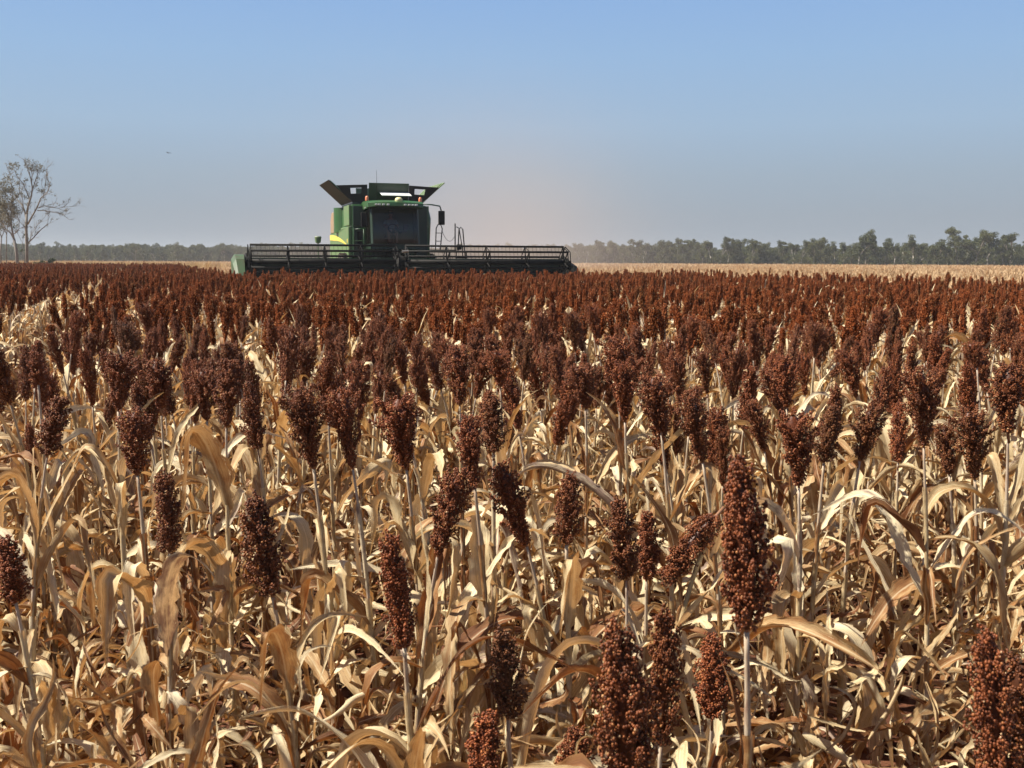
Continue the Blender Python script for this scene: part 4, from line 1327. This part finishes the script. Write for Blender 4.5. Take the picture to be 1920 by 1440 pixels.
for k in range(5):
    box(g, 2.56, 2.98, 2.55 + .02 * k, 2.75 + .02 * k, 0.55 + 0.30 * k, 0.60 + 0.30 * k)
for xq in (2.56, 2.98):
    bar(g, (xq, 2.60, 0.5), (xq, 2.72, 2.05), 0.025, 5)
done(g, 'ladder', M_BLACK, plat)
g = Geo()
box(g, 2.62, 2.80, 2.75, 2.95, 2.10, 2.32)
done(g, 'tool_box', M_BLACK, plat, 0.02)

# -- unloading auger folded back along the right side
g = Geo()
path(g, [(1.75, 5.0, 2.4), (1.80, 5.0, 3.5), (1.82, 5.3, 3.75), (1.85, 7.5, 3.85), (1.9, 11.6, 3.95)], 0.20, 12)
done(g, 'unloading_auger', M_GREEN, hv, smooth=True)

# -- wheels
def wheel(cx, cy, rad, wid):
    g = Geo()
    hw_ = wid / 2
    lathe(g, [(-hw_ * .8, rad * .55), (-hw_, rad * .68), (-hw_, rad * .90), (-hw_ * .85, rad * .955), (hw_ * .85, rad * .955), (hw_, rad * .90), (hw_, rad * .68), (hw_ * .8, rad * .55)], 40, 'x')
    for k in range(22):
        for sg in (-1, 1):
            t0 = 2 * math.pi * (k + (0.5 if sg > 0 else 0)) / 22
            pts_ = []
            for rr_ in (rad * .94, rad):
                for (xx_, dt) in ((sg * hw_ * .95, 0.0), (sg * hw_ * .02, 0.20), (sg * hw_ * .02, 0.27), (sg * hw_ * .95, 0.07)):
                    pts_.append((xx_, rr_ * math.cos(t0 + dt), rr_ * math.sin(t0 + dt)))
            hexa(g, pts_)
    w = done(g, 'wheel', M_RUBBER, hv)
    w.location = (cx, cy, rad)
    g = Geo()
    lathe(g, [(-hw_ * .7, rad * .55), (-hw_ * .3, rad * .50), (-hw_ * .2, rad * .18), (-hw_ * .35, rad * .16), (-hw_ * .35, .001)], 28, 'x')
    lathe(g, [(hw_ * .7, rad * .55), (hw_ * .3, rad * .50), (hw_ * .2, rad * .18), (hw_ * .35, rad * .16), (hw_ * .35, .001)], 28, 'x')
    done(g, 'rim', M_YELLOW, w, smooth=False)
for sgn in (-1, 1):
    wheel(sgn * 1.62, 4.45, 0.98, 0.72)
    wheel(sgn * 1.45, 8.95, 0.72, 0.55)


# ------------------------------------------------------------------ the driver
def skin_figure(name, joints, edges, mat, parent=None, sub=1):
    me = bpy.data.meshes.new(name)
    me.from_pydata([j[:3] for j in joints], edges, [])
    o = link(name, me, parent)
    sk = o.modifiers.new('skin', 'SKIN')
    if not me.skin_vertices: me.skin_vertices.new()
    for i_, j in enumerate(joints):
        me.skin_vertices[0].data[i_].radius = (j[3], j[4] if len(j) > 4 else j[3])
    me.skin_vertices[0].data[0].use_root = True
    sk.use_smooth_shade = True
    if sub:
        s_ = o.modifiers.new('sub', 'SUBSURF'); s_.levels = sub; s_.render_levels = sub
    me.materials.append(mat)
    return o


M_SKIN = plain("skin", (0.40, 0.23, 0.16), 0.55)
M_SHIRT = plain("work_shirt", (0.30, 0.36, 0.42), 0.85, scale=8)
M_HAT = plain("cap_cloth", (0.10, 0.10, 0.11), 0.85)
J = [(0, 3.42, 2.80, .15), (0, 3.46, 3.00, .155), (0, 3.47, 3.20, .17), (0, 3.46, 3.33, .075), (0, 3.44, 3.42, .062), (0, 3.42, 3.50, .088), (0, 3.42, 3.60, .092), (0, 3.43, 3.67, .06)]
E = [(0, 1), (1, 2), (2, 3), (3, 4), (4, 5), (5, 6), (6, 7)]
for sg in (-1, 1):
    b0 = len(J)
    J += [(sg * .20, 3.46, 3.24, .065), (sg * .27, 3.34, 3.04, .05), (sg * .22, 3.10, 2.98, .042), (sg * .185, 2.96, 3.02, .032), (sg * .18, 2.91, 3.03, .030)]
    E += [(2, b0), (b0, b0 + 1), (b0 + 1, b0 + 2), (b0 + 2, b0 + 3), (b0 + 3, b0 + 4)]
    for f_ in range(4):                                     # fingers closed over the wheel
        fb = len(J)
        J += [(sg * (.165 + .016 * f_), 2.875, 3.052 - .008 * f_, .009), (sg * (.165 + .016 * f_), 2.852, 3.045 - .01 * f_, .008), (sg * (.165 + .016 * f_), 2.850, 3.02 - .01 * f_, .007)]
        E += [(b0 + 4, fb), (fb, fb + 1), (fb + 1, fb + 2)]
    fb = len(J)
    J += [(sg * .152, 2.905, 3.045, .010), (sg * .140, 2.885, 3.05, .008)]
    E += [(b0 + 4, fb), (fb, fb + 1)]
    b1 = len(J)
    J += [(sg * .10, 3.36, 2.78, .09), (sg * .16, 3.02, 2.80, .072), (sg * .15, 2.92, 2.42, .052), (sg * .15, 2.80, 2.36, .045)]
    E += [(0, b1), (b1, b1 + 1), (b1 + 1, b1 + 2), (b1 + 2, b1 + 3)]
drv = skin_figure('person', J, E, M_SKIN)
drv.location, drv.rotation_euler = HPOS, (0, 0, HYAW)
tag(drv, 'driver in a shirt and cap seated at the steering wheel behind the windscreen', 'person')
JS = [(0, 3.42, 2.80, .165), (0, 3.46, 3.00, .170), (0, 3.47, 3.20, .18), (0, 3.46, 3.30, .10)]
ES = [(0, 1), (1, 2), (2, 3)]
for sg in (-1, 1):
    b0 = len(JS); JS += [(sg * .20, 3.46, 3.24, .08), (sg * .27, 3.36, 3.06, .066)]; ES += [(2, b0), (b0, b0 + 1)]
skin_figure('shirt', JS, ES, M_SHIRT, drv)
g = Geo()
lathe(g, [(3.62, .105), (3.68, .10), (3.72, .06), (3.73, .001)], 16, 'z', 0, (0, 3.42, 0))
slab(g, [(-.07, 3.24, 3.625), (.07, 3.24, 3.625), (.09, 3.36, 3.635), (-.09, 3.36, 3.635)], 0.01)
done(g, 'cap', M_HAT, drv, smooth=False)
g = Geo()
for sg in (-1, 1):
    lathe(g, [(-.012, .001), (-.008, .010), (0, .012), (.008, .010), (.012, .001)], 8, 'y', 1, (sg * .034, 3.335, 3.565))
path(g, [(0, 3.335, 3.57), (0, 3.312, 3.53), (0, 3.335, 3.52)], (0.010, 0.014, 0.008), 6)
path(g, [(-.03, 3.342, 3.485), (0, 3.334, 3.482), (.03, 3.342, 3.485)], 0.006, 5, 2)
for sg in (-1, 1):
    lathe(g, [(-.008, .001), (-.008, .028), (.008, .028), (.008, .001)], 10, 'x', 0, (sg * .094, 3.43, 3.555))
done(g, 'face', [M_SKIN, M_BLACK, M_AMBER], drv, smooth=True)

# ------------------------------------------------------------------ trees
def bark(name, c1, c2):
    return plain(name, c1, 0.9, dirt=c2, dirt_amt=1.0, scale=4, bump=0.4)


M_BARK = bark("grey_bark", (0.15, 0.13, 0.11), (0.27, 0.24, 0.21))
M_PALEBARK = bark("pale_gum_bark", (0.45, 0.41, 0.36), (0.25, 0.21, 0.17))


def foliage(name, c1, c2, trans=0.25):
    m, n, l = newmat(name)
    out = n.new('ShaderNodeOutputMaterial')
    p = n.new('ShaderNodeBsdfPrincipled'); tr = n.new('ShaderNodeBsdfTranslucent'); mx = n.new('ShaderNodeMixShader')
    mx.inputs[0].default_value = trans
    at_ = nd(n, 'ShaderNodeAttribute', attribute_name='tint'); oi = n.new('ShaderNodeObjectInfo')
    k = math_n(n, l, 'ADD', math_n(n, l, 'MULTIPLY', at_.outputs['Fac'], 0.6), math_n(n, l, 'MULTIPLY', oi.outputs['Random'], 0.4))
    c = mixc(n, l, k, c1, c2)
    l.new(c, p.inputs['Base Color']); l.new(c, tr.inputs['Color'])
    p.inputs['Roughness'].default_value = 0.7; p.inputs['Specular IOR Level'].default_value = 0.2
    l.new(p.outputs[0], mx.inputs[1]); l.new(tr.outputs[0], mx.inputs[2]); l.new(mx.outputs[0], out.inputs[0])
    return m


M_GUM = foliage("gum_leaves", (0.046, 0.056, 0.020), (0.118, 0.120, 0.048))
M_GREY = foliage("grey_dry_leaves", (0.10, 0.098, 0.065), (0.19, 0.165, 0.11))
M_BUSH = foliage("bush_leaves", (0.045, 0.065, 0.028), (0.09, 0.105, 0.045))


def leaf_cloud(g, rng, centre, rad, n, size, flat=0.8, tint=None, mat=0):
    """n little leaf faces through an uneven ball."""
    d = rng.normal(0, 1, (n, 3)); d /= np.linalg.norm(d, axis=1)[:, None]
    r = rng.random(n) ** 0.45
    c = np.asarray(centre) + d * (r * rad)[:, None] * np.array([1, 1, flat])
    a = rng.normal(0, 1, (n, 3)); a /= np.linalg.norm(a, axis=1)[:, None]
    b = np.cross(a, rng.normal(0, 1, (n, 3))); b /= np.linalg.norm(b, axis=1)[:, None] + 1e-9
    s = size * rng.uniform(0.6, 1.3, n)
    V = np.stack([c - a * s[:, None], c + b * (s * .38)[:, None], c + a * s[:, None], c - b * (s * .38)[:, None]], 1)
    t = np.clip((rng.random() if tint is None else tint) + rng.normal(0, 0.18, n), 0, 1)
    g.add(V.reshape(-1, 3), None, np.arange(4 * n).reshape(-1, 4), mat, t.repeat(4))


def grow(g, rng, p, d, length, rad, depth, tips, spread=0.55, up=0.15, nseg=4, kids=(2, 3)):
    """One limb and what branches off it; tips collects the ends."""
    P = [np.array(p, float)]
    d = np.array(d, float); d /= np.linalg.norm(d)
    for k in range(nseg):
        d = d + rng.normal(0, 0.13, 3) + np.array([0, 0, up * 0.3]); d /= np.linalg.norm(d)
        P.append(P[-1] + d * length / nseg)
    add_tube(g, P, np.linspace(rad, rad * 0.6, nseg + 1), 6 if rad > 0.05 else 4)
    tips.append((P[-1], rad * .6, d, depth))
    if depth <= 0: return
    for k in range(int(rng.integers(kids[0], kids[1] + 1))):
        q = rng.normal(0, 1, 3); q -= d * q.dot(d); q /= np.linalg.norm(q)
        nd_ = d + q * rng.uniform(spread * .6, spread * 1.3) + np.array([0, 0, up])
        f = int(rng.integers(max(1, nseg - 2), nseg + 1))
        grow(g, rng, P[f], nd_, length * rng.uniform(0.55, 0.85), rad * rng.uniform(0.5, 0.68), depth - 1, tips, spread, up, nseg, kids)


def gum_mesh(seed, h):
    """Trunk mesh and crown mesh of one distant gum tree of height h (base at the origin)."""
    rng = np.random.default_rng(seed)
    gt, tips = Geo(), []
    fork = h * rng.uniform(0.22, 0.40)
    lean = rng.normal(0, 0.08, 2)
    add_tube(gt, [(0, 0, -0.1), (lean[0] * fork * .5, lean[1] * fork * .5, fork * .5), (lean[0] * fork, lean[1] * fork, fork)], np.array([0.022, 0.017, 0.014]) * h, 7)
    for k in range(int(rng.integers(2, 5))):
        a = rng.uniform(0, 6.28)
        grow(gt, rng, (lean[0] * fork, lean[1] * fork, fork * rng.uniform(0.8, 1.0)), (math.cos(a) * .55, math.sin(a) * .55, 1), h * rng.uniform(0.22, 0.34), h * 0.010, 2, tips, 0.6, 0.2, 3)
    gc = Geo()
    zmax = max(t[0][2] for t in tips)
    for (p, r, d, dep) in tips:
        if dep > 1: continue
        rad = h * rng.uniform(0.055, 0.125)
        leaf_cloud(gc, rng, p + np.array([0, 0, rad * .2]), rad, int(70 + 900 * (rad / h) ** 1), h * 0.021, rng.uniform(0.55, 0.9))
    for k in range(16):                                     # lower, hanging foliage
        a = rng.uniform(0, 6.28); rr_ = h * rng.uniform(0.05, 0.24)
        leaf_cloud(gc, rng, (math.cos(a) * rr_, math.sin(a) * rr_, h * rng.uniform(0.06, 0.55)), h * rng.uniform(0.07, 0.13), 110, h * 0.021, 0.8)
    return gt, gc, zmax


NV = 9
GUMS = []
for k in range(NV):
    gt, gc, zm = gum_mesh(40 + k, 10.0)
    GUMS.append((gt.mesh('trunk', [M_PALEBARK if k % 3 else M_BARK]), gc.mesh('crown', [M_GUM], False), gt, gc))


def gum(x_, y_, h, k, label, group):
    t = empty('gum_tree', (x_, y_, 0))
    tag(t, label, 'tree', group)
    s = h / 10.0
    for nm, me in (('trunk', GUMS[k][0]), ('crown', GUMS[k][1])):
        link(nm, me, t, (0, 0, 0), (0, 0, (x_ * 13.7) % 6.28), (s * 1.05, s * 1.05, s))
    return t


# far edge of the field: the trees that stand out one by one, right side (px of trunk, px of top, distance, words)
SOLO = [
    (1528, 447, 262, 3, 'rounded gum tree standing a little above the tree line, right of the harvester'),
    (1612, 439, 258, 5, 'gum tree with a clear white forked trunk in the tree line at the right'),
    (1625, 440, 268, 1, 'broad crowned gum tree just behind the white forked trunk'),
    (1648, 447, 262, 7, 'gum tree with a flat sloping crown right of the broad crowned one'),
    (1712, 443, 262, 2, 'thin topped gum tree between the two tall groups of the tree line'),
    (1762, 443, 256, 4, 'dark dense gum tree left of the tallest tree of the tree line'),
    (1800, 432, 256, 0, 'pale open crowned gum tree joining the left side of the tallest tree'),
    (1832, 428, 252, 6, 'tallest gum tree of the far tree line, with a bushy top, at the right'),
    (1856, 436, 258, 8, 'gum tree with a side branch reaching right beside the tallest tree'),
    (1897, 440, 250, 1, 'tall gum tree at the right frame end of the tree line'),
    (1252, 452, 300, 2, 'highest hazy gum tree in the stretch just right of the harvester'),
    (1205, 455, 305, 4, 'hazy gum tree left of the highest one right of the harvester'),
    (1412, 453, 275, 0, 'small crowned gum tree poking up halfway along the right tree line'),
    (252, 455, 330, 6, 'tallest hazy gum tree of the left tree line, between bare tree and header'),
    (168, 460, 335, 3, 'domed hazy gum tree of the left tree line next to the green bush'),
    (330, 459, 335, 5, 'hazy gum tree of the left tree line near the header end'),
]
for px, ytop, dist, k, words in SOLO:
    p = at(px, ytop, dist)
    gum(p.x, p.y, max(p.z, 5) / 0.93, k, words, None)
GRT = [('one of the low even gum trees between the taller ones right of the harvester', 'trees of the right tree line'),
       ('one of the low even hazy gum trees of the tree line left of the harvester', 'trees of the left tree line')]
rt = random.Random(9)
px = 1085
while px < 1960:
    d = 300 - (px - 1085) / 875 * 45 + rt.uniform(-6, 8)
    p = at(px, 487, d)
    hh = rt.uniform(5.8, 8.0)
    gum(p.x, d, hh, rt.randrange(NV), *GRT[0])
    px += rt.uniform(13, 20)
px = -15
while px < 640:
    d = 345 + rt.uniform(-8, 10)
    p = at(px, 487, d)
    gum(p.x, d, rt.uniform(4.8, 6.3), rt.randrange(NV), *GRT[1])
    px += rt.uniform(14, 22)
# the wood behind reads as one mass
WV = []
for k in range(NV):
    g = Geo(); g.merge(GUMS[k][2]); 
    hm = Geo(); hm.merge(GUMS[k][3])
    for lst in (hm.m3, hm.m4):
        for a in lst: a += 1
    g.merge(hm)
    WV.append(g.mesh('wood_tree', [M_BARK, M_GUM], False))
n = 2600
wx = RNG.uniform(-230, 260, n)
wy = np.interp(wx, [-230, 20, 260], [365, 325, 280]) + RNG.uniform(3, 60, n)
hs = RNG.uniform(0.36, 0.70, n)
scatter('far_wood', np.stack([wx, wy, np.zeros(n)], -1), np.stack([np.zeros(n), np.zeros(n), RNG.uniform(0, 6.28, n)], -1),
        np.stack([hs * 1.15, hs * 1.15, hs], -1), RNG.integers(0, NV, n), WV, 'hazy belt of eucalypt woodland along the horizon', 'woodland')

# -- the bare tree at the left, limbs laid out after the photograph
def zpt(zx, zy, d, dd=0.0):
    return at(zx / 5.3333, 270 + zy / 5.3333, d) + Vector((0, dd, 0))


D_T = 100.0
base = at(265 / 5.3333, 490, D_T); base.z = 0
bare = empty('bare_tree', (base.x, base.y, 0))
tag(bare, 'nearly leafless grey tree with spreading limbs at the left edge of the field', 'tree')
limbs = [
    ([(265, 1230), (268, 1000), (262, 850), (268, 700)], .16, .11),
    ([(266, 760), (235, 660), (195, 595), (150, 560), (120, 520)], .08, .03),
    ([(268, 700), (285, 610), (318, 520), (330, 440), (318, 350), (292, 270), (272, 180)], .10, .025),
    ([(330, 440), (360, 370), (395, 290), (385, 225)], .05, .018),
    ([(300, 560), (262, 470), (225, 390), (165, 320), (125, 225)], .055, .018),
    ([(318, 380), (330, 300), (325, 200)], .04, .015),
    ([(278, 800), (330, 720), (385, 640), (430, 545), (500, 490), (538, 420), (530, 370)], .085, .02),
    ([(430, 545), (460, 440), (480, 330), (500, 220)], .035, .010),
    ([(272, 1000), (330, 940), (400, 860), (470, 795), (470, 690)], .06, .014),
    ([(385, 640), (440, 615), (520, 635), (570, 640), (640, 625), (740, 620)], .045, .008),
    ([(375, 665), (440, 665), (520, 680), (585, 680), (640, 710), (695, 745)], .045, .008),
    ([(290, 990), (300, 900), (340, 810), (400, 720)], .035, .010),
    ([(262, 850), (210, 780), (180, 740)], .03, .010),
    ([(235, 660), (240, 560), (215, 470), (230, 370)], .04, .012),
]
rng = np.random.default_rng(77)
g = Geo(); gl_ = Geo(); tips = []
for ki, (zz_, r0, r1) in enumerate(limbs):
    ph = rng.uniform(-1.2, 1.2) if ki else 0
    m_ = len(zz_)
    pts_ = [np.array(zpt(a, b, D_T, ph * (q_ / max(m_ - 1, 1)) if ki else 0) - Vector((base.x, base.y, 0))) for q_, (a, b) in enumerate(zz_)]
    if ki == 0: pts_[0][2] = -0.1
    add_tube(g, pts_, np.linspace(r0, r1, m_), 7)
    for q_ in range(1, m_):
        for rep in range(2 if ki else 0):
            dv = pts_[q_] - pts_[q_ - 1]; dv /= np.linalg.norm(dv)
            qn = rng.normal(0, 1, 3)
            grow(g, rng, pts_[q_ - 1] + (pts_[q_] - pts_[q_ - 1]) * rng.random(), dv + qn * .45 + np.array([0, 0, .25]), rng.uniform(.35, .85), .018, 2, tips, 0.6, 0.12, 3)
for zx, zy, n_, rr_ in ((130, 215, 70, .42), (105, 240, 40, .3), (185, 205, 35, .28), (255, 165, 50, .3), (300, 215, 80, .45), (350, 235, 100, .5), (390, 225, 70, .38), (300, 250, 60, .35), (405, 465, 45, .32), (445, 470, 45, .32), (470, 400, 30, .3), (255, 600, 50, .3), (290, 540, 45, .32), (235, 350, 30, .26), (150, 640, 30, .28), (150, 800, 45, .35), (430, 265, 25, .22), (370, 260, 60, .4)):
    leaf_cloud(gl_, rng, np.array(zpt(zx, zy, D_T, rng.uniform(-.5, .5)) - Vector((base.x, base.y, 0))), rr_, n_, .085, .8)
for (p, r, d_, dep) in tips:
    if dep == 0 and rng.random() < 0.12: leaf_cloud(gl_, rng, p, .16, 8, .075, .9)
link('trunk', g.mesh('trunk', [M_BARK]), bare)
link('crown', gl_.mesh('crown', [M_GREY], False), bare)

# -- the leafier tree cut by the left frame edge
def scrub_tree(name, zbase, d, limbs, clouds, mats, label, seed, twigs=2, leaf=.09):
    rng = np.random.default_rng(seed)
    b = zpt(*zbase, d); t = empty(name, (b.x, b.y, 0)); off = Vector((b.x, b.y, 0))
    tag(t, label, 'tree')
    g, gl_, tips = Geo(), Geo(), []
    for ki, (zz_, r0, r1) in enumerate(limbs):
        ph = rng.uniform(-1, 1) if ki else 0; m_ = len(zz_)
        pts_ = [np.array(zpt(a, b_, d, ph * (q_ / max(m_ - 1, 1))) - off) for q_, (a, b_) in enumerate(zz_)]
        if ki == 0: pts_[0][2] = -0.1
        add_tube(g, pts_, np.linspace(r0, r1, m_), 7)
        for q_ in range(1, m_):
            for rep in range(twigs if ki else 0):
                dv = pts_[q_] - pts_[q_ - 1]; dv /= np.linalg.norm(dv)
                grow(g, rng, pts_[q_], dv + rng.normal(0, .5, 3) + np.array([0, 0, .2]), rng.uniform(.5, 1.0), .02, 2, tips, .6, .1, 3)
    for zx, zy, n_, rr_ in clouds:
        leaf_cloud(gl_, rng, np.array(zpt(zx, zy, d, rng.uniform(-.8, .8)) - off), rr_, n_, leaf, .9)
    for (p, r, d_, dep) in tips:
        if rng.random() < 0.5: leaf_cloud(gl_, rng, p, .22, 12, leaf * .9, .9)
    link('trunk', g.mesh('trunk', [mats[0]]), t)
    link('crown', gl_.mesh('crown', [mats[1]], False), t)
    return t


rc = random.Random(3)
cl = [(rc.uniform(-70, 150), rc.uniform(330, 800), rc.randrange(40, 95), rc.uniform(.30, .6)) for _ in range(46)]
cl = [c for c in cl if abs(c[0] - 40) / 120 + abs(c[1] - 520) / 300 < 1.25]
scrub_tree('gum_tree', (182, 1230), 98, [([(182, 1230), (165, 1080), (140, 950)], .15, .12), ([(140, 950), (100, 890), (45, 850), (0, 790), (-60, 700)], .08, .03),
           ([(140, 950), (105, 830), (90, 700), (105, 570), (80, 430), (40, 330)], .09, .02), ([(145, 900), (190, 850), (195, 770), (180, 740)], .05, .015), ([(95, 760), (40, 640), (20, 500)], .06, .02)],
           cl, [M_BARK, M_GREY], 'leafy grey green tree with a leaning trunk cut by the left frame edge', 21)
cl2 = [(rc.uniform(-120, 60), rc.uniform(560, 900), 60, rc.uniform(.3, .55)) for _ in range(20)]
scrub_tree('gum_tree', (60, 1230), 104, [([(60, 1230), (64, 1050), (66, 900)], .06, .05), ([(66, 900), (30, 820), (-10, 700), (-40, 600)], .045, .015), ([(66, 900), (72, 760), (50, 640)], .04, .012)],
           cl2, [M_BARK, M_GREY], 'thin straight stemmed young tree behind the leafy tree at the left frame edge', 22)
scrub_tree('gum_tree', (8, 1230), 102, [([(8, 1230), (5, 1080), (15, 930)], .08, .06), ([(15, 930), (40, 860), (70, 800)], .04, .015), ([(15, 930), (-20, 800), (-60, 650)], .05, .02)],
           [(rc.uniform(-120, 40), rc.uniform(620, 880), 55, .45) for _ in range(16)], [M_BARK, M_GREY], 'forked tree whose trunk stands right on the left frame edge', 23)
scrub_tree('sapling', (240, 1230), 99, [([(240, 1230), (245, 1130), (220, 1070)], .04, .03), ([(225, 1090), (235, 1000), (190, 900), (165, 870)], .025, .01)],
           [(220, 1065, 25, .2)], [M_BARK, M_BUSH], 'stunted crooked stem close beside the bare tree', 24, 1)
for bi, (zx, w_, h_, words) in enumerate(((350, 55, 75, 'low round green bush right of the bare tree'), (425, 60, 85, 'green bush in the middle of the three near the bare tree'),
                                        (525, 65, 110, 'taller green bush with a pointed top, farthest from the bare tree'))):
    b = zpt(zx, 1200, 105); t = empty('bush', (b.x, b.y, 0)); tag(t, words, 'bush')
    rng = np.random.default_rng(60 + bi)
    k_ = 105 / F / 5.3333
    W_, H_ = w_ * k_, (h_ + 55) * k_
    g, gl_, tips = Geo(), Geo(), []
    for q_ in range(5):
        grow(g, rng, (0, 0, -0.05), (rng.normal(0, .5), rng.normal(0, .5), 1), H_ * .5, .03, 1, tips, .6, .1, 3)
    for q_ in range(13):
        z_ = H_ * rng.uniform(.35, .95); s_ = W_ * (1.15 - .75 * z_ / H_)
        leaf_cloud(gl_, rng, (rng.normal(0, .5) * s_, rng.normal(0, .5) * s_, z_), W_ * rng.uniform(.28, .5), 70, .10, .8)
    link('stem', g.mesh('stem', [M_BARK]), t); link('foliage', gl_.mesh('foliage', [M_BUSH], False), t)
# dry grass under the trees
GRG = []
M_GRASS = leaf_material("dry_grass", [(0.1, (0.30, 0.20, 0.08)), (0.6, (0.48, 0.36, 0.16)), (0.9, (0.56, 0.46, 0.26))], 0.3)
for k in range(4):
    rng = np.random.default_rng(80 + k); g = Geo()
    for q_ in range(60):
        a = rng.uniform(0, 6.28); r_ = rng.uniform(0, .5); h_ = rng.uniform(.5, 1.1); b_ = rng.uniform(0, 6.28)
        x_, y_ = r_ * math.cos(a), r_ * math.sin(a); w_ = .012
        dx, dy = math.cos(b_), math.sin(b_)
        V = [(x_ - dy * w_, y_ + dx * w_, 0), (x_ + dy * w_, y_ - dx * w_, 0), (x_ + dx * .12 + dy * w_ * .7, y_ + dy * .12 - dx * w_ * .7, h_ * .6), (x_ + dx * .12 - dy * w_ * .7, y_ + dy * .12 + dx * w_ * .7, h_ * .6), (x_ + dx * .35, y_ + dy * .35, h_)]
        g.add(V, [(3, 2, 4)], [(0, 1, 2, 3)], 0, rng.random(), [(0, 0), (1, 0), (1, .6), (0, .6), (.5, 1)])
    GRG.append(g.mesh('grass', [M_GRASS]))
n = 1500
yy = RNG.uniform(97, 128, n); xx = RNG.uniform(-66, -30, n)
scatter('dry_grass', np.stack([xx, yy, np.zeros(n)], -1), np.stack([np.zeros(n), np.zeros(n), RNG.uniform(0, 6.28, n)], -1), RNG.uniform(.8, 1.5, n)[:, None] * np.ones(3),
        RNG.integers(0, 4, n), GRG, 'tall dry yellow grass under the trees at the left', 'grass')

# -- the bird over the field
g = Geo()
P_ = np.array([(0, -.20, 0), (0, -.10, .01), (0, 0, .015), (0, .12, .01), (0, .22, 0)])
add_tube(g, P_, (.012, .035, .045, .03, .006), 8)
for sg in (-1, 1):
    V = [(sg * .03, -.06, .02), (sg * .22, -.10, .10), (sg * .42, -.02, .06), (sg * .24, .05, .09), (sg * .03, .08, .02)]
    slab(g, V if sg > 0 else V[::-1], 0.008)
slab(g, [(-.02, .19, 0), (.02, .19, 0), (.06, .34, 0), (-.06, .34, 0)], 0.006)
b = at(316, 287, 150)
o = link('bird', g.mesh('bird', [M_BLACK]), None, b, (0, 0.15, 0.8))
tag(o, 'tiny dark bird flying in the empty sky left of the harvester', 'bird')

# ------------------------------------------------------------------ air: haze and dust
def volume_object(name, V, Q, build, label, kind='stuff'):
    m, n, l = newmat(name)
    out = n.new('ShaderNodeOutputMaterial')
    l.new(build(n, l), out.inputs['Volume'])
    g = Geo(); g.add(V, None, Q)
    o = link(name, g.mesh(name, [m], False))
    tag(o, label, 'haze' if name == 'haze' else 'dust', kind=kind)
    return o, m


def bx8(x0, x1, y0, y1, z0, z1):
    return [(x0, y0, z0), (x1, y0, z0), (x1, y1, z0), (x0, y1, z0), (x0, y0, z1), (x1, y0, z1), (x1, y1, z1), (x0, y1, z1)]


def haze_build(n, l):
    v = n.new('ShaderNodeVolumePrincipled')
    v.inputs['Color'].default_value = (0.88, 0.90, 0.94, 1)
    v.inputs['Density'].default_value = HAZE
    v.inputs['Anisotropy'].default_value = 0.2
    return v.outputs[0]


HAZE = 0.00038
volume_object('haze', bx8(-4100, 4100, -600, 6100, -1.0, 16.0), BOXQ, haze_build, 'thin pale haze lying over the whole field')


def dust_build(n, l):
    v = n.new('ShaderNodeVolumePrincipled')
    v.inputs['Color'].default_value = (0.82, 0.64, 0.545, 1)
    v.inputs['Anisotropy'].default_value = 0.0
    tc = n.new('ShaderNodeTexCoord')
    sx = n.new('ShaderNodeSeparateXYZ'); l.new(tc.outputs['Object'], sx.inputs[0])
    nz = nd(n, 'ShaderNodeTexNoise', i_Scale=0.055, i_Detail=5.0, i_Roughness=0.6)
    l.new(tc.outputs['Object'], nz.inputs['Vector'])
    # a plume that widens and rises away from the machine (local +y), drifting to +x
    yf = math_n(n, l, 'ADD', math_n(n, l, 'MULTIPLY', sx.outputs[1], 1 / 120.0), 0.0, True)
    cx = math_n(n, l, 'ADD', math_n(n, l, 'MULTIPLY', yf, 34.0), 4.0)
    wx_ = math_n(n, l, 'ADD', math_n(n, l, 'MULTIPLY', yf, 26.0), 6.0)
    ex = math_n(n, l, 'DIVIDE', math_n(n, l, 'SUBTRACT', sx.outputs[0], cx), wx_)
    hz = math_n(n, l, 'ADD', math_n(n, l, 'MULTIPLY', yf, 20.0), 4.5)
    ez = math_n(n, l, 'DIVIDE', sx.outputs[2], hz)
    r2 = math_n(n, l, 'ADD', math_n(n, l, 'MULTIPLY', ex, ex), math_n(n, l, 'MULTIPLY', ez, ez))
    fall = math_n(n, l, 'EXPONENT', math_n(n, l, 'MULTIPLY', r2, -1.3))
    yend = n.new('ShaderNodeMapRange'); yend.interpolation_type = 'SMOOTHSTEP'
    yend.inputs['From Min'].default_value = 150; yend.inputs['From Max'].default_value = 70
    l.new(sx.outputs[1], yend.inputs[0])
    yst = n.new('ShaderNodeMapRange'); yst.interpolation_type = 'SMOOTHSTEP'
    yst.inputs['From Min'].default_value = 0; yst.inputs['From Max'].default_value = 14
    l.new(sx.outputs[1], yst.inputs[0])
    nf = n.new('ShaderNodeMapRange'); nf.inputs['From Min'].default_value = 0.32; nf.inputs['From Max'].default_value = 0.68
    l.new(nz.outputs[0], nf.inputs[0])
    d = math_n(n, l, 'MULTIPLY', fall, math_n(n, l, 'MULTIPLY', yend.outputs[0], yst.outputs[0]))
    d = math_n(n, l, 'MULTIPLY', d, math_n(n, l, 'ADD', math_n(n, l, 'MULTIPLY', nf.outputs[0], 1.0), 0.08))
    l.new(math_n(n, l, 'MULTIPLY', d, DUST), v.inputs['Density'])
    return v.outputs[0]


DUST = 0.0095
o, m = volume_object('dust_cloud', bx8(-48, 62, 0, 150, -0.5, 34.0), BOXQ, dust_build, 'pinkish dust blown up behind the harvester and drifting to the right')
o.location = (-6.6, 50.0, 0.0); o.rotation_euler = (0, 0, HYAW)
m.cycles.volume_step_rate = 1.0
